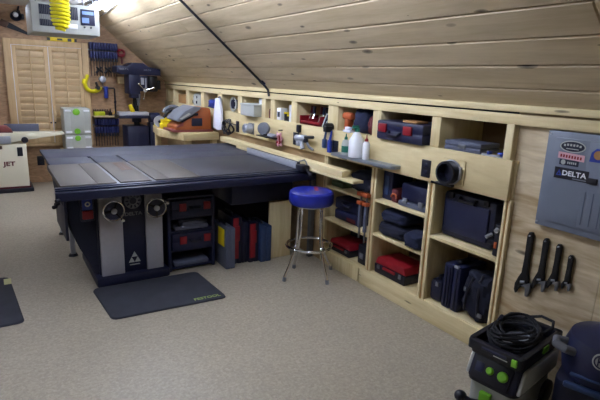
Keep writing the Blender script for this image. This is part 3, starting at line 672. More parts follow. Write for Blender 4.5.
def wrench(y, ztop, zbot, lab):
    """adjustable wrench hung jaws down on the plywood; ztop is the hole end of the handle"""
    L = ztop - zbot; x = 2.53; s = L / .36
    T = thing('adjustable_wrench', lab, 'wrench', (x, y, zbot), 0, 'adjustable wrenches on the plywood')
    t = .011 * s ** .5
    zj = zbot + .085 * s
    P = [(-.016, L - .02 * s), (-.008, L), (.008, L), (.016, L - .02 * s), (.014, L * .6), (.017, .13 * s), (.03 * s, .10 * s), (.046 * s, .055 * s), (.046 * s, .02 * s), (.036 * s, 0), (.026 * s, .03 * s), (.0, .055 * s), (-.026 * s, .07 * s), (-.026 * s, .10 * s), (-.017, .13 * s), (-.014, L * .6)]
    MB().prism([(y + a * (s ** .35 if abs(a) < .02 else 1), zbot + b) for a, b in P], 'x', x - t, x + t, .002).build('handle', M_IRON, T)
    J = [(-.045 * s, .085 * s), (-.012 * s, .072 * s), (.006 * s, .056 * s), (-.006 * s, .052 * s), (-.018 * s, .05 * s), (-.022 * s, .006 * s), (-.034 * s, .004 * s), (-.044 * s, .035 * s)]
    MB().prism([(y + a, zbot + b) for a, b in J], 'x', x - t * 1.2, x + t * .9, .0015).build('jaw', M_GREYM, T)
    MB().cyl((x - t, y - .014 * s, zbot + .082 * s), (x - t, y + .012 * s, zbot + .074 * s), .009 * s, n=12).build('knurl', M_GREYM, T)
    MB().cyl((2.5455, y, ztop - .018 * s), (x - .018, y, ztop - .018 * s), .004, n=8).build('nail', M_ALU, T)
wrench(1.511, .858, .475, 'longest adjustable wrench on the plywood under the breaker panel')
wrench(1.418, .85, .54, 'second longest adjustable wrench on the plywood, next to the longest')
wrench(1.342, .84, .575, 'second shortest adjustable wrench on the plywood, next to the shortest')
wrench(1.272, .80, .60, 'shortest adjustable wrench on the plywood under the breaker panel')

# ------------------------------------------------------------------ table saw
saw = thing('table_saw', 'big cabinet table saw with silver columns and dark cast top', 'table saw', (.88, 4.1, 0))
MB().box(.62, 1.125, 3.872, 4.45, .075, .80, .012).build('cabinet', M_SAWB, saw)
MB().prism([(.60, .085), (.64, .085), (.64, .80), (.385, .80), (.40, .66), (.425, .55), (.455, .43), (.49, .32), (.55, .20)], 'y', 3.885, 4.42, .006).build('side_skirt', M_LINEN, saw)
MB().box(.585, 1.165, 3.79, 4.52, 0.0, .078, .022).build('plinth', M_SAWB, saw)
for a, b in ((.635, .808), (.985, 1.122)): MB().prism([(a, 3.835), (b, 3.835), (b, 3.873), (a, 3.873)], 'z', .072, .79, .008).build('column', M_SILVER, saw)
MB().box(.806, .987, 3.852, 3.876, .078, .79, .004).build('front_panel', M_SAWB, saw)
MB().cyl((1.062, 3.835, .725), (1.062, 3.83, .725), .012, n=14).build('lock_hole', M_BLACK, saw)
MX = Matrix.Rotation(PI / 2, 4, 'X')
for k, (x, z, ha) in enumerate(((.729, .626, -.9), (1.053, .617, .55))):
    y = 3.755
    wmb = MB().torus((x, y, z), .076, .0062, MX, 36, 8); w = wmb.build('handwheel', M_CHROME, saw)
    MB().lathe([(0, .0), (.07, .0), (.07, .008), (.02, .014), (0, .014)], (x, y + .012, z), 30, MX).build('disc', M_SAWB, w)
    mb = MB()
    for j in range(3):
        a = ha + j * 2 * PI / 3; mb.cyl((x, y, z), (x + .075 * math.cos(a), y, z + .075 * math.sin(a)), .009, .007, n=10)
    mb.build('spoke', M_IRON, w)
    MB().cyl((x, y - .022, z), (x, y + .08, z), .022, n=20, bev=.004).build('hub', M_ALU, w)
    hx, hz = x + .086 * math.cos(ha), z + .086 * math.sin(ha)
    MB().cyl((hx, y, hz), (hx, y - .06, hz), .010, .013, n=14, bev=.003).build('crank_handle', M_CHROME, w)
d = MB().cyl((.893, 3.852, .672), (.893, 3.838, .672), .066, n=36, bev=.003).build('dial', M_GREYP, saw)
mb = MB().cyl((.893, 3.838, .672), (.893, 3.834, .672), .026, n=20)
for k in range(10):
    a = 2 * PI * k / 10; mb.cbox((.893 + .047 * math.cos(a), 3.837, .672 + .047 * math.sin(a)), (.012, .004, .022), 0, (0, -a + PI / 2, 0))
mb.build('dial_marks', M_SAWB, d)
FS = (0, -1, 0)
MB().text('DELTA', .038, faceM((.895, 3.850, .562), FS), .001, .0008, sx=1.2).build('lettering', M_GREYP, saw)
mb = MB()
for cx, cz in ((.890, .222), (.866, .176), (.914, .176)):
    mb.prism([(cx - .023, cz - .02), (cx + .023, cz - .02), (cx, cz + .024)], 'y', 3.848, 3.852)
mb.box(.85, .93, 3.849, 3.852, .132, .139); mb.build('emblem', M_SYS, saw)
sw = MB().box(.50, .60, 3.795, 3.845, .555, .755, .006).build('switch_box', M_SAWB, saw)
MB().box(.514, .586, 3.788, 3.796, .645, .735, .003).build('start_plate', M_BLUEP, sw)
MB().torus((.552, 3.785, .69), .015, .005, MX, 16, 6).build('start_button', M_SYS, sw)
MB().box(.512, .588, 3.775, 3.797, .575, .64, .006).build('stop_paddle', M_RED, sw)
# top
def slab(name, x0, x1, y0, y1, m, z0=.825, z1=.865): return MB().box(x0, x1, y0, y1, z0, z1, .002).build(name, m, saw)
slab('table_wing', .37, .613, 3.672, 4.58, M_STEEL)
ct = MB()
for a, b in ((.6145, .745), (.774, 1.002), (1.031, 1.14)): ct.box(a, b, 3.672, 4.58, .825, .865, .0015)
ct.slot(1).box(.74, .78, 3.675, 4.58, .826, .856).box(.997, 1.036, 3.675, 4.58, .826, .856)
ct.build('center_table', [M_STEEL, M_GREYM], saw)
slab('table_wing', 1.1415, 1.395, 3.672, 4.58, M_STEEL)
slab('extension_table', 1.3965, 2.46, 3.672, 4.578, M_EXT)
ins = MB().box(.885, .975, 4.14, 4.51, .8645, .8662, .0005).build('throat_plate', M_BROWN, saw)
MB().box(.926, .932, 4.17, 4.48, .866, .8668).build('kerf', M_BLACK, ins)
fr = MB().box(.33, 2.44, 3.628, 3.670, .782, .858, .003).box(.33, 2.44, 3.605, 3.63, .842, .850, .001)
fr.build('front_rail', plain('rail_enamel', (42, 48, 74), .3, metal=.4), saw)
MB().box(.325, 2.445, 3.568, 3.622, .775, .838, .006).build('fence_tube', M_SAWB, saw)
for z, y in ((.80, 3.56), (.765, 3.62), (.70, 3.80)): MB().cyl((.345, y, z - .01), (.322, y - .02, z - .01), .014, n=12, bev=.003).build('rail_knob', M_BLACK, saw)
MB().box(.40, .42, 3.86, 4.44, .10 + .3, .83, .003).build('side_post', M_SAWB, saw)
MB().box(1.74, 2.37, 3.835, 4.30, .545, .74, .008).build('storage_drawer', M_NAVY, saw)
MB().box(1.62, 2.43, 4.40, 4.42, .0, .80, .002).build('shade_back_panel', M_SAWB, saw)  # dark sheet added to stand in for the deep shade under the extension
MB().box(1.395, 2.42, 3.75, 3.79, .775, .825).box(1.395, 2.42, 4.50, 4.55, .775, .825).box(1.72, 2.29, 3.86, 4.28, .735, .826).build('under_frame', M_SAWB, saw)
MB().box(2.10, 2.335, 3.79, 3.812, 0, .545, .002).build('support_panel', M_PINEV, saw)
MB().box(2.38, 2.44, 4.43, 4.49, 0, .826, .003).build('leg', M_GREYM, saw)
single(MB().box(2.465, 2.515, 3.66, 3.70, 0, .86, .003), 'steel_post', M_GREYM, 'grey steel post holding up the lumber behind the stool', 'post')
# rip fence
T = thing('rip_fence', 'long pale aluminium rip fence lying across the saw table end', 'fence', (2.34, 4.2, .866))
MB().box(2.315, 2.355, 3.70, 4.68, .87, .925, .003).build('fence_bar', M_SAWB, T)
MB().box(2.30, 2.316, 3.69, 4.69, .868, .928, .003).build('fence_face', M_ALU, T)
MB().box(2.285, 2.362, 3.55, 3.668, .8595, .915, .008).build('fence_head', M_BLACK, T)
MB().cyl((2.335, 3.57, .885), (2.335, 3.50, .845), .011, n=10).ball((2.335, 3.495, .842), .022).build('lock_handle', M_BLACK, T)
MB().tube([(2.345, 3.70, .93), (2.35, 3.62, .955), (2.355, 3.60, .94), (2.355, 3.58, .91)], .007, 6).build('cursor_arm', M_GREYM, T)
# outfeed table
T = thing('outfeed_table', 'slate grey outfeed table behind the saw top', 'table', (1.4, 5.06, 0))
mb = MB()
mb.box(.395, 2.47, 4.96, 5.56, .836, .864, .003)
for a, b in ((.395, .745), (.774, 1.002), (1.031, 2.47)): mb.box(a, b, 4.583, 4.962, .836, .864, .0015)
mb.slot(1).box(.735, 1.04, 4.585, 4.97, .838, .852)
mb.build('tabletop', [M_OUT, M_BLACK], T)
MB().box(.44, 2.42, 4.63, 4.65, .74, .836).box(.44, 2.42, 5.48, 5.50, .74, .836).box(.44, .46, 4.65, 5.48, .74, .836).build('apron', M_SAWB, T)
for x, y in ((.53, 4.66), (.53, 5.38), (2.36, 4.70), (2.36, 5.45)):
    l = MB().box(x - .02, x + .02, y - .02, y + .02, .02, .838, .003).build('leg', M_ALU, T)
    MB().cyl((x, y, 0), (x, y, .022), .042, .03, n=16).build('foot', M_BLACK, l)
# lumber on the extension table
T = single(MB().box(2.365, 2.47, 2.93, 5.1, .8665, .889, .002), 'thin_board', M_PINE, 'thin pale board, lowest in the lumber pile along the panel', 'board')
single(MB().box(2.372, 2.462, 3.09, 5.58, .8895, .945, .003), 'thick_board', M_PINE, 'thick pale board on top of the thin one along the panel', 'board')

# under-table rack and cases
T = thing('case_rack', 'navy open rack of tool cases under the saw extension', 'rack', (1.385, 4.05, 0))
for x in (1.188, 1.582): MB().box(x - .014, x + .014, 3.87, 4.25, 0, .655, .006).build('side', M_NAVY, T)
MB().box(1.19, 1.58, 4.24, 4.255, .02, .65).build('back', M_NAVY2, T)
for z in (.03, .185, .355, .475): MB().box(1.20, 1.57, 3.875, 4.24, z - .012, z + .002, .003).build('shelf', M_NAVY, T)
MB().box(1.18, 1.59, 3.868, 4.25, .640, .656, .005).build('top', M_NAVY, T)
for k, z in enumerate((.478, .188)):
    c = thing('tool_case', ['navy case with red latches, topmost in the rack under the saw', 'navy case with red latches, lower one in the rack under the saw'][k], 'tool case', (1.385, 4.03, z))
    MB().box(1.206, 1.564, 3.855, 4.2, z, z + .075, .01).box(1.206, 1.564, 3.855, 4.2, z + .078, z + .152, .01).box(1.21, 1.56, 3.86, 4.19, z + .06, z + .1).build('case_body', M_NAVY, c)
    for x in (1.30, 1.515): MB().box(x - .03, x + .03, 3.843, 3.857, z + .058, z + .125, .004).build('latch', M_RED, c)
    MB().tube([(1.36, 3.857, z + .09), (1.365, 3.838, z + .08), (1.45, 3.838, z + .08), (1.455, 3.857, z + .09)], .009, 8).build('handle', M_NAVY2, c)
c = thing('circular_saw', 'dark power tool lying on the rack between the two latched cases', 'power tool', (1.39, 4.0, .358))
MB().box(1.24, 1.54, 3.88, 4.1, .358, .40, .014).cyl((1.30, 3.90, .415), (1.50, 3.92, .415), .03, n=16, bev=.01).build('body', M_GREYP if False else M_CASEG, c)
MB().tube([(1.28, 3.89, .40), (1.27, 3.88, .44), (1.42, 3.875, .452), (1.52, 3.89, .42)], .012, 8).build('handle', M_BLACK, c)
single(MB().box(1.23, 1.54, 3.885, 4.18, .033, .075, .01), 'sanding_tray', M_CASEG, 'grey tray at the bottom of the rack under the saw', 'tray')
def book_case(name, label, x0, x1, y0, y1, h, body, spine, extra=None):
    T = thing(name, label, 'case', ((x0 + x1) / 2, (y0 + y1) / 2, 0)); m = (x0 + x1) / 2
    MB().box(x0, m - .002, y0, y1, 0, h, .008).box(m + .002, x1, y0, y1, 0, h, .008).box(x0 + .006, x1 - .006, y0 + .006, y1 - .006, .006, h - .006).build('case_body', body, T)
    if spine: MB().box(x0 + .004, m + .012, y0 - .008, y0 + .004, h * .12, h - .004, .003).box(x0 + .004, m + .02, y0 - .014, y0, h * .5, h * .82, .004).build('latch_strip', spine, T)
    MB().tube([(m, y0 + .09, h), (m, y0 + .1, h + .018), (m, y1 - .1, h + .018), (m, y1 - .09, h)], .009, 8).build('handle', M_BLACK, T)
    if extra: extra(T)
    return T
def yl(T): MB().box(1.628, 1.634, 3.75, 3.88, .20, .36, .002).build('yellow_sticker', M_YELLOW, T)
book_case('slim_case', 'slate grey slim case with a yellow sticker on end under the saw', 1.634, 1.722, 3.715, 4.05, .375, M_CASEG, None, yl)
book_case('slim_case', 'dark case with a wide red front edge beside the slate one', 1.735, 1.825, 3.80, 4.15, .44, M_NAVY2, M_RED)
book_case('slim_case', 'plain dark navy case between two with red edges', 1.828, 1.885, 3.80, 4.12, .39, M_NAVY2, None)
book_case('slim_case', 'navy case with a narrow red front edge beside the blue case', 1.888, 1.985, 3.775, 4.1, .375, M_NAVY2, M_RED)
book_case('slim_case', 'medium blue case on end nearest the plywood support panel', 1.988, 2.098, 3.735, 4.05, .345, M_CBLUE, None)

# ------------------------------------------------------------------ stool
T = thing('bar_stool', 'round blue vinyl bar stool with chrome legs', 'stool', (2.215, 3.27, 0))
c = Vector((2.208, 3.272, 0))
MB().lathe([(0, .645), (.165, .645), (.178, .65), (.186, .665), (.188, .69), (.188, .73), (.182, .75), (.166, .762), (.1, .767), (0, .767)], c, 48).build('seat', M_BLUE, T)
MB().lathe([(0, .63), (.135, .63), (.14, .635), (.14, .646), (0, .646)], c, 36).build('seat_plate', M_CHROME, T)
ln = plain('red_print', (150, 40, 70), .35)
mb = MB()
for k in range(4): mb.cbox((c.x + .055 - .02 * k + .03, c.y + .05 - .035 * k + .02, .7665), (.03, .045, .0012), 0, (0, 0, -.6 + .2 * k))
mb.build('printed_mark', ln, T)
LEGS = ((PI + .02, .245), (-PI / 2 + .2, .23), (.12, .27), (PI / 2 + .08, .21))
for a, fr_ in LEGS:
    dx, dy = math.cos(a), math.sin(a)
    P = [(.085, .638), (.112, .625), (.122, .595), (.124, .45), (.13, .34), (.15, .24), (.15 + (fr_ - .15) * .5, .12), (fr_, .022)]
    l = MB().tube([(c.x + r * dx, c.y + r * dy, z) for r, z in P], .0125, 10).build('leg', M_CHROME, T)
    r = P[-1][0]
    MB().cyl((c.x + r * dx, c.y + r * dy, 0), (c.x + (r - .006) * dx, c.y + (r - .006) * dy, .035), .016, n=12).build('foot_cap', M_GREYP, l)
MB().torus((c.x, c.y, .285), .195, .0115, None, 48, 10).build('foot_ring', M_CHROME, T)
mb = MB()
for a, _ in LEGS: mb.cyl((c.x + .138 * math.cos(a), c.y + .138 * math.sin(a), .285), (c.x + .19 * math.cos(a), c.y + .19 * math.sin(a), .285), .008, n=8)
mb.build('ring_bracket', M_CHROME, T)

# ------------------------------------------------------------------ mats
def mat_thing(label, pts, txt, tx):
    T = thing('floor_mat', label, 'mat', (sum(p[0] for p in pts) / 4, sum(p[1] for p in pts) / 4, 0))
    # rounded corners
    out = []
    for i in range(4):
        p0, p1, p2 = Vector(pts[i - 1]), Vector(pts[i]), Vector(pts[(i + 1) % 4]); a = (p0 - p1).normalized() * .05; b = (p2 - p1).normalized() * .05
        for k in range(5):
            f = k / 4; out.append((p1 + a * (1 - f) ** 2 + b * f ** 2)[:])
    cx = sum(p[0] for p in out) / len(out); cyy = sum(p[1] for p in out) / len(out)
    t = bmesh.new(); rings = []
    for s, z in ((1.0, .001), (1.0, .003), (.985, .014), (.975, .016)):
        rings.append([t.verts.new((cx + (p[0] - cx) * s, cyy + (p[1] - cyy) * s, z)) for p in out])
    for A, B in zip(rings, rings[1:]):
        for i in range(len(A)): t.faces.new((A[i], A[(i + 1) % len(A)], B[(i + 1) % len(A)], B[i]))
    t.faces.new(rings[-1]); t.faces.new(rings[0][::-1]); bmesh.ops.recalc_face_normals(t, faces=t.faces)
    MB()._add(t).build('mat', M_MAT, T)
    if txt: MB().text(txt, .05, Matrix.Translation((tx[0], tx[1], .0165)) @ Matrix.Rotation(tx[2], 4, 'Z'), .0004, .001).build('lettering', plain('lime_print', (150, 176, 90), .7), T)
    else: MB().box(tx[0], tx[0] + .05, tx[1], tx[1] + .12, .0158, .0172).build('tag', plain('pale_tag', (206, 206, 150), .7), T)
mat_thing('black rubber mat with green lettering in front of the table saw', [(.543, 3.79), (.575, 3.215), (1.415, 3.185), (1.386, 3.77)], 'FESTOOL', (1.27, 3.235, -.03))
mat_thing('black rubber mat with a pale corner tag out on the open floor', [(-.95, 4.40), (-.90, 3.45), (.07, 3.45), (.01, 4.335)], None, (-.03, 4.16))

# ------------------------------------------------------------------ dust extractor
BV = Vector((.978, .208, 0)); th = math.atan2(.208, .978)
T = thing('dust_extractor', 'grey and black shop vacuum with lime green knobs and a coiled hose on top', 'vacuum', (2.19, 1.315, 0), th)
def V(mb): return mb   # local frame: -x is the front, y across
L0, L1, WY = -.25, .25, .185
def rbox(mb, x0, x1, y0, y1, z0, z1, r, bev=.006, taper=0):
    P = []
    for cx, cyy, a0 in ((x1 - r, y1 - r, 0), (x0 + r, y1 - r, PI / 2), (x0 + r, y0 + r, PI), (x1 - r, y0 + r, 1.5 * PI)):
        for k in range(5): a = a0 + k * PI / 8; P.append((cx + r * math.cos(a), cyy + r * math.sin(a)))
    return mb.prism(P, 'z', z0, z1, bev)
LOC = dict(world=False)
rbox(MB(), -.235, .24, -.175, .175, .05, .20, .06).build('tub', M_SYS, T, **LOC)
rbox(MB(), -.25, .25, -.19, .19, .195, .215, .06, .004).build('rim', M_BLACK, T, **LOC)
# head: dark with pale corner shells
MB().prism([(-.25, .213), (.25, .213), (.24, .345), (-.19, .345)], 'y', -.175, .175, .012).build('motor_head', M_NAVY2, T, **LOC)
for s in (-1, 1):
    MB().prism([(-.235, .214), (.24, .214), (.235, .33), (-.15, .335), (-.185, .325)], 'y', s * .19 - .016, s * .19 + .016, .012).build('side_shell', M_SYS, T, **LOC)
cpn = MB().prism([(-.262, .222), (-.24, .222), (-.18, .34), (-.20, .345)], 'y', -.13, .15, .004).build('control_panel', M_BLACK, T, **LOC)
MF = Matrix.Rotation(-math.radians(63), 4, 'Y')
for y, r in ((.02, .019), (-.075, .026)):
    k = MB().lathe([(0, .024), (r * .7, .024), (r, .016), (r, 0)], (-.226, y, .278), 20, MF).build('knob', M_GREEN, cpn, **LOC)
mb = MB().torus((-.228, .02, .278), .027, .003, MF, 24, 6); mb.build('dial_ring', M_ALU, cpn, **LOC)
MB().cbox((-.232, .10, .28), (.004, .06, .05), .001, (0, math.radians(27), 0)).build('socket_cover', M_NAVY, cpn, **LOC)
# hose deck
dk = rbox(MB(), -.235, .25, -.195, .195, .345, .372, .04, .006).build('deck', M_BLACK, T, **LOC)
mb = MB()
for s in (-1, 1): rbox(mb, -.24, .25, s * .185 - .02, s * .185 + .02, .368, .428, .018, .006)
rbox(mb, .21, .255, -.2, .2, .368, .428, .02, .006); rbox(mb, -.255, -.215, -.2, .2, .372, .425, .018, .006)
mb.build('hose_garage', M_BLACK, T, **LOC)
MB().cyl((-.245, -.09, .402), (-.245, .09, .402), .014, n=12).build('front_handle', M_NAVY, T, **LOC)
MB().box(-.258, -.252, -.10, .0, .385, .389).build('print_line', M_SYS, T, **LOC)
MB().box(-.264, -.248, -.168, -.128, .375, .415, .006).build('latch', M_GREEN, T, **LOC)
MB().box(-.02, .05, -.214, -.196, .38, .418, .008).build('latch', M_GREEN, T, **LOC)
MB().box(-.10, .12, -.08, .10, .372, .395, .02).build('cleat', M_ALU, T, **LOC)
MB().box(-.264, -.255 + .02, -.02, .06, .085, .16, .004).build('filter_badge', M_GREEN, T, **LOC)
lv = MB().tube([(-.24, .05, .09), (-.29, .10, .10), (-.30, .16, .11)], .014, 8).build('brake_lever', M_BLACK, T, **LOC)
MB().ball((-.30, .17, .105), .032, (1, 1, .9)).build('lever_knob', M_BLACK, lv, **LOC)
for x, y, r in ((-.17, .14, .04), (-.17, -.14, .04), (.17, .18, .07), (.17, -.18, .07)):
    MB().cyl((x, y - .016, r), (x, y + .016, r), r, n=22, bev=.005).build('wheel', M_BLACK, T, **LOC)
SCL = Matrix.Diagonal((.93, .70, .96, 1))
for o in [q for ch in T.children for q in (ch, *ch.children)]:
    if o.name.split('.')[0] in ('knob', 'dial_ring', 'lever_knob', 'wheel', 'brake_lever'):
        vs = [v.co for v in o.data.vertices]; c0 = sum((v for v in vs), Vector()) / len(vs); o.data.transform(Matrix.Translation(SCL @ c0 - c0 if 'wheel' not in o.name else Vector(((SCL @ c0 - c0).x, (SCL @ c0 - c0).y, 0))))
    else: o.data.transform(SCL)
T.location = (2.205, 1.31, 0); T.rotation_euler = (0, 0, .16)
T2 = thing('power_cord', 'black cord coiled loosely on top of the grey dust extractor', 'cord', (2.205, 1.31, .374), .16)
mb = MB(); rnd = random.Random(9)
for k in range(13):
    rx, ry = rnd.uniform(.11, .185), rnd.uniform(.075, .118); cx, cyy = rnd.uniform(-.03, .02), rnd.uniform(-.01, .02); ph = rnd.uniform(0, 6); z = .014 + .0050 * k
    mb.tube([(cx + rx * math.cos(a), cyy + ry * math.sin(a), max(.008, z + .012 * math.sin(2 * a + ph))) for a in [2 * PI * j / 36 for j in range(36)]], .0062, 7, True)
mb.tube([(.06, -.09, .05), (.13, -.12, .075), (.19, -.10, .085), (.215, -.03, .08), (.19, .03, .06), (.14, .06, .04)], .008, 7)
mb.build('cord_coil', M_RUBBER, T2, **LOC)
MB().cyl((.0, .10, .07), (.05, .11, .075), .012, n=12, bev=.003).build('plug', M_NAVY2, T2, **LOC)

# second vacuum
th2 = math.radians(18)
T = thing('shop_vacuum', 'dark blue rounded shop vacuum with a round emblem, next to the dust extractor', 'vacuum', (2.365, .96, 0), th2)
mb = MB()
def dome(mb, sx, sy, z0, z1, top=.55):
    prof = [(0, z0), (.8, z0), (.95, z0 + .02), (1.0, z0 + (z1 - z0) * .3), (.97, z0 + (z1 - z0) * .6), (.86, z0 + (z1 - z0) * .82), (top, z1 - .012), (top * .7, z1), (0, z1 + .002)]
    return mb.lathe(prof, (0, 0, 0), 36, Matrix.Diagonal((sx, sy, 1, 1)))
rbox(MB(), -.195, .17, -.165, .165, .06, .32, .07, .012).build('tub', M_NAVY2, T, **LOC)
dome(MB(), .20, .175, .315, .565, .4).build('motor_head', M_NAVY, T, **LOC)
MB().box(-.207, -.18, -.10, .12, .305, .335, .01).build('catch', M_CBLUE, T, **LOC)
MB().tube([(-.14, .10, .46), (-.175, .14, .48), (-.17, .18, .49), (-.11, .19, .485), (-.07, .14, .47)], .02, 10).build('hose_outlet', M_GREYP, T, **LOC)
MB().box(-.205, -.185, -.09, .10, .375, .385, .004).build('trim_line', M_CBLUE, T, **LOC)
eM = Matrix.Translation((-.186, -.01, .478)) @ Matrix.Rotation(-math.radians(78), 4, 'Y')
e = MB().lathe([(0, .008), (.036, .008), (.036, -.03)], (0, 0, 0), 28, eM).build('emblem', M_SYS, T, **LOC)
mb = MB()
mb._add_ = None
t = MB().torus((0, 0, .009), .027, .0035, None, 28, 6); t.box(-.02, .02, -.014, -.009, .006, .011).box(-.02, .02, .009, .014, .006, .011).box(-.004, .004, -.012, .012, .006, .011)
bmesh.ops.transform(t.bm, matrix=eM, verts=t.bm.verts); t.build('emblem_mark', M_NAVY, e, **LOC)
for x, y in ((-.13, .13), (-.13, -.13), (.11, .13), (.11, -.13)): MB().cyl((x, y - .015, .04), (x, y + .015, .04), .04, n=18, bev=.004).build('wheel', M_BLACK, T, **LOC)

# ------------------------------------------------------------------ back wall : louvered cabinet
YF = 8.16
T = thing('louvered_cabinet', 'maple cabinet with a pair of louvered doors on the back wall', 'cabinet', (.79, 8.18, .55))
mb = MB()
mb.box(.245, .335, YF, YB, .55, 2.07, .004).box(1.25, 1.34, YF, YB, .55, 2.07, .004).box(.335, 1.25, YF, YB, 1.99, 2.07, .004).box(.335, 1.25, YF, YB, .55, .60, .004)
mb.box(.335, 1.25, YB - .012, YB - .002, .60, 1.99)
mb.build('cabinet_frame', M_CAB, T)
for k, (a, b) in enumerate(((.338, .790), (.796, 1.247))):
    D = MB(); st = .05; m = (a + b) / 2
    D.box(a, a + st, YF + .006, YF + .03, .603, 1.987, .003).box(b - st, b, YF + .006, YF + .03, .603, 1.987, .003)
    D.box(a + st, b - st, YF + .006, YF + .03, 1.93, 1.987, .003).box(a + st, b - st, YF + .006, YF + .03, .603, .70, .003)
    d = D.build('door', M_CAB, T)
    S = MB(); n = 13
    for j in range(n):
        z = .71 + (j + .5) * (1.92 - .71) / n
        S.cbox((m, YF + .022, z), (b - a - 2 * st, .009, .090), .003, (math.radians(26), 0, 0))
    S.build('louvers', M_SLAT, d)
    MB().box(m - .008, m + .008, YF - .008, YF + .004, .72, 1.91, .002).build('tilt_rod', M_CAB, d)
    MB().cyl((a + .5 * st if k else b - .5 * st, YF + .006, .9), (a + .5 * st if k else b - .5 * st, YF - .015, .9), .012, n=12).build('knob', M_BLACK, d)
    MB().box(a - .002, a + .006, YF + .002, YF + .008, .60, 1.987).box(a, b, YF + .002, YF + .008, 1.986, 1.992).build('edge_bead', M_WHITE, d)
single(MB().box(.80, 1.19, YF - .005, YF + .04, 2.0705, 2.125, .005).slot(1).box(.80, .84, YF - .008, YF + .03, 2.075, 2.12).box(.93, 1.0, YF - .008, YF + .03, 2.085, 2.11).box(1.07, 1.12, YF - .008, YF + .03, 2.075, 2.118).box(1.16, 1.192, YF - .008, YF + .03, 2.075, 2.12), 'spirit_level', [M_YELLOW, M_BLACK], 'yellow level with black ends lying on top of the louvered cabinet', 'level')
# handsaw on the wall
T = thing('hand_saw', 'dark hand saw hanging on the back wall above the louvered cabinet', 'saw', (.4, 8.19, 2.1))
MB().prism([(.30, 2.215), (.575, 2.125), (.57, 2.165), (.34, 2.285)], 'y', 8.19, 8.196).build('blade', M_IRON, T)
MB().prism([(.20, 2.24), (.31, 2.205), (.35, 2.28), (.26, 2.32)], 'y', 8.185, YB + .002, .006).build('handle', M_BROWN, T)
# clamp lamp
T = thing('clamp_lamp', 'black clamp lamp with a white bulb hanging high on the back wall', 'lamp', (.45, 8.1, 2.34))
MB().lathe([(.025, 0), (.05, .02), (.075, .08), (.07, .08), (.045, .02)], (.43, 8.08, 2.40), 20, Matrix.Rotation(2.2, 4, 'X')).build('lamp_shade', M_BLACK, T)
MB().ball((.425, 8.03, 2.375), .035).build('bulb', M_WHITE, T)
MB().cyl((.45, 8.10, 2.41), (.48, 8.2, 2.50), .012, n=10).box(.47, .53, 8.10, 8.205, 2.33, 2.40, .01).tube([(.49, 8.15, 2.39), (.48, 8.15, 2.44), (.45, 8.1, 2.42)], .01, 6).build('clamp_arm', M_BLACK, T)
# jointer
T = thing('jointer', 'cream jointer on a black base beside the louvered cabinet', 'jointer', (.15, 7.8, 0))
MB().box(-.18, .385, 7.62, 8.0, .075, .66, .006).build('cabinet', M_CREAM, T)
MB().box(-.2, .40, 7.605, 8.02, .055, .078, .004).build('base_stripe', M_DRED, T)
MB().box(-.22, .43, 7.57, 8.05, 0, .056, .012).build('base', M_BLACK, T)
MB().prism([(.12, .665), (.40, .71), (.88, .775), (.88, .80), (.05, .81), (-.5, .82), (-.5, .75), (-.1, .70)], 'y', 7.68, 7.92, .004).build('table', M_CREAM, T)
MB().box(.15, .58, 7.90, 7.925, .80, .91, .003).build('fence', M_CASEG, T)
MB().prism([(-.25, .82), (.24, .82), (.235, .85), (.18, .90), (-.25, .92)], 'y', 7.70, 7.86, .012).build('guard', M_REDPINK, T)
MB().box(-.25, .245, 7.69, 7.87, .812, .822, .003).build('guard_edge', M_DRED, T)
MB().cyl((.375, 7.66, .715), (.375, 7.62, .715), .042, n=20, bev=.006).build('knob', M_BLACK, T)
MB().box(.07, .21, 7.615, 7.68, .67, .77, .008).build('badge_plate', M_ALU, T)
MB().box(.27, .335, 7.60, 7.622, .50, .62, .004).build('switch', M_BLACK, T)
mb = MB().box(-.05, .10, 7.612, 7.621, .60, .645).box(-.05, .015, 7.612, 7.621, .50, .645); mb.build('stripe_logo', M_BROWN, T)
MB().text('JET', .08, faceM((.165, 7.618, .395), FS), .001, .003, sx=1.25).build('lettering', M_DRED, T)
T = thing('wall_outlet', 'black outlet box low on the back wall beside the jointer', 'outlet', (.58, 8.2, .28))
MB().box(.54, .635, 8.19, YB, .26, .40, .005).build('plate', M_BLACK, T)
for z in (.30, .36): MB().box(.57, .605, 8.186, 8.19, z - .014, z + .014, .001).build('socket', M_NAVY2, T)

# systainers on a low stand
T = thing('low_stand', 'low plain stand under the stacked grey cases at the back wall', 'stand', (1.08, 7.85, 0))
MB().box(.85, 1.30, 7.66, 8.1, .50, .53, .003).build('stand_top', M_BENCH, T)
for x in (.875, 1.275):
    for y in (7.69, 8.07): MB().box(x - .02, x + .02, y - .02, y + .02, 0, .50, .002).build('leg', M_BENCH, T)
def systainer(z, h, label, order):
    T = thing('stacking_case', label, 'case', (1.07, 7.87, z)); x0, x1, y = .89, 1.245, 7.70
    MB().box(x0, x1, y, 8.08, z + .002, z + h - .002, .012).build('case_body', M_SYS, T)
    MB().box(x0 + .09, x1 - .09, y - .004, y + .01, z + .015, z + h - .015, .003).build('front_panel', M_SYS, T)
    for x in (x0 + .055, x1 - .055):
        for zz in ((z + h - .05), (z + .03)): MB().box(x - .04, x + .04, y - .012, y + .004, zz, zz + .028, .004).build('latch', M_WHITE, T)
    if order == 0:
        MB().cyl((1.055, y - .004, z + h - .05), (1.055, y - .02, z + h - .05), .048, n=24, bev=.004).build('grip', M_GREEN, T)
        MB().cyl((1.055, y - .004, z + .055), (1.055, y - .018, z + .055), .042, n=24, bev=.004).build('round_badge', M_GREEN, T)
    else: MB().cyl((1.055, y - .004, z + h - .045), (1.055, y - .018, z + h - .045), .04, n=24, bev=.004).build('round_badge', M_GREEN, T)
systainer(.759, .381, 'upper pale grey stacking case with green grip and badge', 0)
systainer(.531, .227, 'lower pale grey stacking case with one green badge', 1)

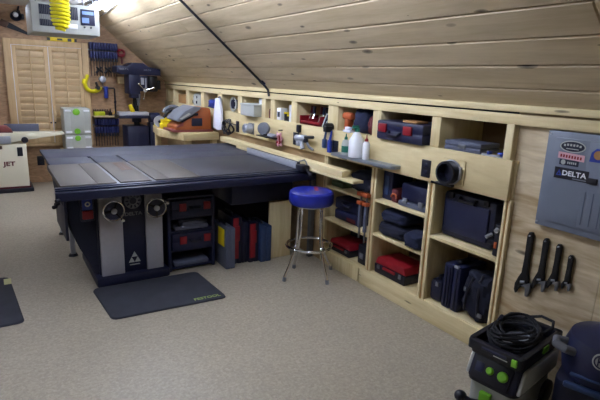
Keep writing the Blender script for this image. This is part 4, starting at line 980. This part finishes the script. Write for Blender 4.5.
# clamps on racks
def clamp_row(xs, ztop, zlow, label, group, rail_label):
    y = 8.13
    r = single(MB().box(min(xs) - .03, max(xs) + .03, 8.168, YB, ztop - .115, ztop - .095, .002), 'clamp_rail', M_SYS, rail_label, 'rail')
    proto = None
    for i, x in enumerate(xs):
        if proto is None:
            T = proto = thing('bar_clamp', label, 'bar clamp', (x, y, zlow), 0, group)
            MB().box(x - .004, x + .004, 8.135, 8.155, zlow, ztop - .01, .001).build('bar', M_IRON, T)
            MB().box(x - .016, x + .017, 8.07, 8.170, ztop - .10, ztop, .006).build('fixed_jaw', M_CLAMP, T)
            MB().box(x - .016, x + .017, 8.08, 8.170, ztop - .225, ztop - .125, .006).build('sliding_jaw', M_CLAMP, T)
            MB().cyl((x, 8.09, ztop - .22), (x, 8.075, ztop - .27), .011, .013, n=10).build('grip', M_BLACK, T)
        else: dup(proto, (x, y, zlow))
clamp_row([1.37 + .0405 * k for k in range(10)], 2.09, 1.60, 'blue bar clamp in the upper row on the back wall', 'bar clamps in the upper row', 'pale rail behind the upper row of blue bar clamps')
clamp_row([1.38 + .0405 * k for k in range(9)], .96, .53, 'blue bar clamp in the lower row under the wall shelf', 'bar clamps in the lower row', 'pale rail behind the lower row of blue bar clamps')
for k, x in enumerate((1.475, 1.60)):
    T = thing('spring_clamp', ['black spring clamp hanging under the upper clamps, by the yellow hose', 'black spring clamp hanging under the upper clamps, by the drill press'][k], 'spring clamp', (x, 8.1, 1.62))
    MB().cyl((x - .05, 8.10, 1.645), (x + .035, 8.10, 1.735), .016, n=10).build('jaw', M_BLACK, T)
    MB().cyl((x - .045, 8.085, 1.735), (x + .045, 8.085, 1.66), .014, n=10).box(x - .008, x + .008, 8.1, YB, 1.69, 1.706).build('handle', M_IRON, T)
T = thing('red_clamp', 'red handled tool hanging beside the upper clamps', 'clamp', (1.82, 8.15, 1.80))
MB().torus((1.815, 8.15, 1.96), .05, .018, MX, 20, 8).box(1.785, 1.85, 8.13, 8.2, 1.90, 1.95, .01).build('head', M_RED, T)
MB().cyl((1.82, 8.15, 1.90), (1.825, 8.15, 1.80), .012, n=10).build('handle', M_DRED, T)
# wall shelf
T = thing('wall_shelf', 'narrow pine wall shelf above the lower clamps', 'shelf', (1.54, 8.12, .98))
MB().box(1.345, 1.71, 8.02, YB, .985, 1.008, .002).build('board', M_PINE, T)
for x in (1.38, 1.68): MB().prism([(8.05, .985), (YB, .985), (YB, .93)], 'x', x - .008, x + .008).build('bracket', M_PINE, T)
box_thing('green_box', 'yellow-green box on the narrow wall shelf', 'box', 1.36, 1.515, 8.05, 8.15, 1.0085, 1.07, plain('yellow_green', (196, 206, 30), .5))
T = thing('driver_stand', 'rack of small dark drivers at the back of the wall shelf', 'driver rack', (1.5, 8.17, 1.0085))
MB().box(1.36, 1.60, 8.155, 8.185, 1.0085, 1.075, .002).build('block', M_BROWN, T)
for k in range(9): MB().cyl((1.375 + k * .025, 8.17, 1.07), (1.375 + k * .025, 8.17, 1.10), .007, n=8).build('driver', M_BLACK, T)
T = thing('oil_can', 'small dark oil can on the wall shelf by the black pipe', 'can', (1.60, 8.1, 1.0085))
MB().lathe([(0, 0), (.03, 0), (.03, .04), (.012, .06), (.005, .11), (0, .11)], (1.60, 8.09, 1.0085), 16).build('can', M_IRON, T)
MB().tube([(1.62, 8.09, 1.03), (1.66, 8.09, 1.05), (1.66, 8.09, 1.08)], .005, 6).build('handle', M_YELLOW, T)
# yellow hose bundle
mb = MB(); rnd = random.Random(2)
for k in range(7):
    o = rnd.uniform(-.035, .035); r = .02
    c0 = (1.36, 8.13 - .012 * (k % 4), 1.45)
    pts = [(1.28 + o, c0[1], 1.58 + o), (1.255 + o * .6, c0[1], 1.50)] + [(c0[0] - .105 * math.cos(a) * (1 + o * 4) + o * .2 + .01, c0[1], 1.42 - .10 * math.sin(a) * (1 + o * 3) + .05) for a in [PI * j / 10 * .9 for j in range(11)]]
    mb.tube(pts, r, 8)
single(mb, 'air_hose', M_YHOSE, 'bundle of yellow air hose hanging on the back wall above the grey cases', 'hose')
# air regulator
T = thing('air_regulator', 'black air pipe with a blue filter bowl on the back wall', 'air regulator', (1.56, 8.14, 1.05))
MB().tube([(1.42, 8.14, 1.425), (1.68, 8.14, 1.425), (1.69, 8.14, 1.415), (1.69, 8.14, .99)], .011, 8).cyl((1.69, 8.14, 1.2), (1.69, 8.14, 1.23), .018, n=10).build('pipe', M_BLACK, T)
MB().box(1.53, 1.59, 8.10, 8.17, 1.39, 1.45, .008).cyl((1.56, 8.13, 1.40), (1.56, 8.13, 1.27), .03, n=16, bev=.006).build('filter_bowl', M_BLUEP, T)
MB().cyl((1.515, 8.16, 1.555), (1.515, 8.09, 1.555), .05, n=22, bev=.005).build('gauge', M_ALU, T)
MB().cyl((1.515, 8.14, 1.51), (1.53, 8.14, 1.43), .008, n=8).build('gauge_stem', M_GREYM, T)
MB().cyl((1.44, 8.14, 1.425), (1.44, 8.06, 1.425), .035, .028, n=14).cyl((1.435, 8.10, 1.44), (1.415, 8.08, 1.51), .018, n=10).build('valve', M_BLACK, T)

# drill press
T = thing('drill_press', 'dark blue drill press standing in the back corner', 'drill press', (1.93, 7.8, 0))
MB().cyl((1.93, 7.82, .06), (1.93, 7.82, 1.62), .045, n=22).build('column', M_IRON, T)
MB().box(1.72, 2.075, 7.55, 8.0, 0, .07, .015).build('base', M_SAWB, T)
MB().box(1.745, 2.06, 7.62, 7.98, .071, .88, .01).build('stand', M_SAWB, T)
hd = MB()
P = [(1.64, 1.665), (1.64, 1.75), (1.66, 1.765), (1.79, 1.765), (1.84, 1.80), (1.88, 1.815), (2.02, 1.815), (2.06, 1.79), (2.10, 1.765), (2.28, 1.735), (2.28, 1.64), (1.70, 1.64)]
hd.prism(P, 'y', 7.66, 8.02, .006).build('belt_cover', M_SAWB, T)
MB().box(1.79, 1.95, 7.60, 7.92, 1.36, 1.64, .008).box(1.945, 2.08, 7.66, 7.92, 1.40, 1.63, .006).box(1.82, 1.93, 7.62, 7.80, 1.30, 1.37, .006).build('head', M_SAWB, T)
MB().cyl((2.17, 7.80, 1.40), (2.17, 7.80, 1.635), .095, n=24, bev=.01).box(2.22, 2.30, 7.74, 7.88, 1.43, 1.57, .008).build('motor', M_IRON, T)
MB().cyl((2.045, 7.645, 1.45), (2.045, 7.645, 1.60), .012, n=10).box(1.975, 2.02, 7.645, 7.66, 1.50, 1.60, .004).build('depth_stop', M_ALU, T)
MB().cyl((1.93, 7.66, 1.37), (1.93, 7.66, 1.27), .035, .028, n=16).cyl((1.93, 7.66, 1.27), (1.93, 7.66, 1.19), .025, .018, n=14).cyl((1.93, 7.66, 1.19), (1.93, 7.66, 1.12), .006, n=8).build('chuck', M_GREYM, T)
mb = MB()
for a in (.3, 2.4, 4.5): mb.cyl((2.02, 7.62, 1.42), (2.02 + .13 * math.cos(a), 7.58, 1.42 + .13 * math.sin(a)), .007, n=8).ball((2.02 + .13 * math.cos(a), 7.58, 1.42 + .13 * math.sin(a)), .017)
mb.cyl((2.02, 7.66, 1.42), (2.02, 7.60, 1.42), .03, n=16); mb.build('feed_handle', M_CHROME, T)
MB().box(1.625, 2.06, 7.58, 7.76, 1.045, 1.095, .004).build('table', M_SILVER, T)
MB().box(1.62, 2.07, 7.575, 7.9, 1.0, 1.046, .006).cyl((1.93, 7.82, .93), (1.93, 7.82, 1.03), .07, n=20).build('table_bracket', M_SAWB, T)
MB().text('DELTA', .035, faceM((1.74, 7.658, 1.715), FS), .001, .001, sx=1.2).text('DELTA', .03, faceM((2.08, 7.658, 1.715), FS), .001, .0008, sx=1.2).build('lettering', M_GREYP, T)
single(MB().cyl((1.80, 7.66, 1.2), (1.845, 7.66, 1.086), .028, .034, n=12, bev=.006), 'yellow_bottle', M_YELLOW, 'yellow oil bottle leaning on the drill press table', 'bottle')
box_thing('pale_block', 'pale wood box mounted on the wall behind the drill press head', 'box', 1.75, 1.93, 8.07, YB + .002, 1.50, 1.60, M_BENCH)
T = thing('dust_motor', 'navy motor housing beside the drill press stand', 'motor', (2.17, 7.72, .3))
MB().box(2.085, 2.24, 7.62, 7.8, 0, .93, .01).build('pedestal', M_SAWB, T)
MB().cyl((2.09, 7.7, 1.0), (2.25, 7.7, 1.0), .08, n=22, bev=.01).build('housing', M_NAVY, T)

# bench and sander
T = thing('side_bench', 'pale maple bench with an angled end behind the outfeed table', 'bench', (2.25, 6.45, 0))
MB().prism([(2.02, 5.9), (2.495, 5.9), (2.495, 7.0), (1.95, 7.0), (1.86, 6.42)], 'z', .862, .955, .004).build('bench_top', M_BENCH, T)
for x, y in ((2.10, 5.98), (2.45, 5.98), (2.0, 6.94), (2.45, 6.94)): MB().box(x - .035, x + .035, y - .035, y + .035, 0, .863, .003).build('leg', M_BENCH, T)
MB().box(2.03, 2.42, 6.90, 6.98, .3, .32).build('low_shelf', M_BENCH, T)
ZB = .956
T = thing('spindle_sander', 'orange benchtop sander with a tilted grey cover', 'sander', (2.15, 6.15, ZB))
MB().prism([(1.965, ZB + .02), (2.44, ZB + .02), (2.43, 1.235), (2.40, 1.262), (2.22, 1.262), (2.20, 1.20), (2.06, 1.10), (1.965, 1.02)], 'y', 6.02, 6.40, .008).build('body', M_ORANGE, T)
MB().box(1.92, 2.455, 6.0, 6.42, ZB, ZB + .03, .008).build('base', M_REDPINK, T)
MB().prism([(1.965, 1.108), (1.99, 1.085), (2.16, 1.165), (2.27, 1.242), (2.29, 1.268), (2.20, 1.28), (2.07, 1.22)], 'y', 5.985, 6.42, .006).build('tilted_cover', M_GREYP, T)
MB().prism([(2.0, 1.095), (2.05, 1.08), (2.19, 1.155), (2.21, 1.20)], 'y', 6.005, 6.40, .004).build('undercut', M_BLACK, T)
MB().box(2.17, 2.31, 6.008, 6.025, ZB + .075, ZB + .175, .005).build('switch_plate', M_NAVY2, T)
MB().box(2.16, 2.25, 5.99, 6.03, 1.165, 1.195, .006).build('lock_knob', M_BLACK, T)
MB().prism([(2.0, 1.125), (2.03, 1.12), (2.15, 1.185), (2.12, 1.20)], 'y', 5.981, 5.986).build('cover_mark', M_SYS, T)
MB().prism([(1.96, 1.01), (2.06, 1.09), (2.06, ZB + .08), (1.98, ZB + .06)], 'y', 6.012, 6.02).build('front_vent', M_REDPINK, T)
T = thing('trim_saw', 'yellow mitre saw with a bright blade beside the orange sander', 'mitre saw', (2.070, 6.7, ZB))
MB().box(1.920, 2.240, 6.56, 6.84, ZB, ZB + .04, .008).prism([(1.950, ZB + .04), (2.200, ZB + .04), (2.220, ZB + .10), (2.100, ZB + .125), (2.020, ZB + .11), (1.960, ZB + .09)], 'y', 6.60, 6.78, .008).box(2.020, 2.170, 6.62, 6.66, ZB + .10, ZB + .135, .006).box(1.915, 2.06, 6.46, 6.57, ZB, ZB + .07, .008).box(1.93, 2.0, 6.47, 6.62, ZB + .06, ZB + .12, .01).build('base', M_YELLOW, T)
MB().cyl((1.925, 6.575, ZB + .085), (1.940, 6.64, ZB + .085), .075, n=28).build('blade', M_ALU, T)
MB().cyl((1.920, 6.56, ZB + .085), (1.923, 6.574, ZB + .085), .02, n=14).build('arbor', M_BLACK, T)
MB().tube(arc((2.160, 6.75, ZB + .10), .12, .2, PI * .98, 12, 'xz'), .022, 8).build('guard', M_BLACK, T)
MB().tube(arc((2.180, 6.80, ZB + .12), .15, .6, PI * .85, 12, 'xz'), .028, 8).build('motor_hose', M_GREYP, T)
MB().cyl((2.180, 6.72, ZB + .13), (2.220, 6.66, ZB + .19), .045, n=16, bev=.008).build('motor', M_NAVY2, T)

# ------------------------------------------------------------------ ceiling things
T = thing('air_filter', 'pale grey ceiling air filter with dark grilles and a control panel', 'air filter', (.725, 5.85, 2.0))
MB().box(.42, 1.03, 5.5, 6.15, 2.005, 2.285, .008).build('housing', M_SYS, T)
mb = MB().box(.488, .70, 5.494, 5.502, 2.17, 2.26, .002).box(.488, .70, 5.494, 5.502, 2.065, 2.125, .002)
mb.box(.715, .83, 5.494, 5.502, 2.14, 2.26, .002); gr = mb.build('grille', M_NAVY2, T)
mb = MB()
for k in range(22): mb.box(.492 + k * .0152, .4945 + k * .0152, 5.491, 5.496, 2.068 if k < 14 else 2.142, 2.256)
mb.build('grille_bars', M_GREYP, gr)
cpn = MB().box(.855, .985, 5.492, 5.502, 2.10, 2.25, .003).build('control_panel', M_NAVY, T)
MB().box(.865, .93, 5.489, 5.493, 2.12, 2.17).build('display', M_LBLUE, cpn)
MB().box(.87, .975, 5.489, 5.493, 2.20, 2.23).build('display', M_LBLUE, cpn)
for x in (.885, .945): MB().cyl((x, 5.5, 2.08), (x, 5.49, 2.08), .009, n=10).build('knob', M_BLACK, T)
MB().box(.73, .82, 5.492, 5.502, 2.055, 2.10, .002).build('name_plate', M_WHITE, T)
for x in (.47, .98):
    for y in (5.55, 6.1): MB().cyl((x, y, 2.285), (x, y, 2.52), .006, n=6).build('hanger_rod', M_GREYM, T)
# yellow coil
mb = MB(); n = 15; pts = []
for k in range(n * 14):
    a = 2 * PI * k / 14; f = k / (n * 14)
    z = 2.46 - f * .47; r = .068 * (1 if f < .75 else math.sqrt(max(.08, 1 - ((f - .75) / .26) ** 2)))
    pts.append((.60 + r * math.cos(a), 4.9 + r * math.sin(a), z))
mb.tube(pts, .0135, 7)
mb.tube([(.60, 4.9, 2.44), (.60, 4.9, 2.52)], .014, 8)
single(mb, 'coil_hose', M_YHOSE, 'bright yellow coiled air hose hanging from the ceiling', 'hose')
# conduit up the slope
def sl(x, d=.015): return (x - d * math.sin(SL), 4.62, 1.55 + .83 * (W - x) - d * math.cos(SL))
T = thing('conduit', 'black conduit running down the boarded slope to the cubbies', 'conduit', (2.0, 4.62, 1.9))
MB().tube([(2.49, 4.57, 1.475), (2.485, 4.585, 1.54), sl(2.44), sl(1.9), sl(1.4)], .012, 8).build('pipe', M_BLACK, T)
MB().cbox(sl(2.44, .012), (.05, .07, .02), .004, (0, SL, 0)).build('strap', M_BLACK, T)
# cord on slope
single(MB().tube([(1.45, 7.95, 2.415), (1.44, 7.3, 2.43), (1.42, 6.6, 2.455), (1.415, 6.0, 2.475)], .005, 6), 'lamp_cord', M_GREYP, 'thin cord hanging near the bright strip light', 'cord')
# strip lights
def strip(x, y0, y1, z, label, es_mat=M_TUBE):
    T = thing('strip_light', label, 'light', (x, (y0 + y1) / 2, z))
    MB().box(x - .07, x + .07, y0, y1, z + .008, z + .04, .004).build('housing', M_WHITE, T)
    for y in (y0 + .2, y1 - .2): MB().cyl((x, y, z + .04), (x, y, 2.52), .006, n=6).build('hanger_rod', M_GREYM, T)
    for s in (-.04, .04): MB().cyl((x + s, y0 + .02, z - .012), (x + s, y1 - .02, z - .012), .014, n=10).build('tube', es_mat, T)
    for y in (y0 + .01, y1 - .01): MB().box(x - .065, x + .065, y - .008, y + .008, z - .03, z + .014, .002).build('lamp_holder', M_WHITE, T)
strip(1.29, 4.3, 5.65, 2.468, 'ceiling strip light along the boarded slope, by the air filter')
strip(1.29, 5.75, 7.3, 2.468, 'ceiling strip light along the boarded slope, close to the back wall')
strip(1.20, 3.0, 4.1, 2.37, 'ceiling strip light over the table saw')
strip(.12, 6.7, 7.4, 2.37, 'short strip light at the ceiling by the clamp lamp', M_TUBE2)
strip(-.9, 4.2, 5.4, 2.37, 'added fill strip light over the open floor beside the saw', M_TUBE2)  # unseen fill lamp, added to even out light on the boarded slope
strip(-.9, 2.0, 3.2, 2.37, 'added fill strip light over the front of the shop', M_TUBE2)  # another added fill lamp, out of view, lifts the slope and wall
strip(1.20, 1.7, 2.9, 2.37, 'added strip light over the bar stool and middle bays')  # out-of-view lamp added so light falls more steeply into the bays

# ------------------------------------------------------------------ world and view
w = bpy.data.worlds.new('world'); SC.world = w; w.use_nodes = True
w.node_tree.nodes['Background'].inputs[0].default_value = (.55, .62, .8, 1); w.node_tree.nodes['Background'].inputs[1].default_value = .005
SC.view_settings.view_transform = 'Standard'; SC.view_settings.look = 'None'
SC.view_settings.exposure = 1.42; SC.view_settings.gamma = 1.0; SC.view_settings.use_curve_mapping = False
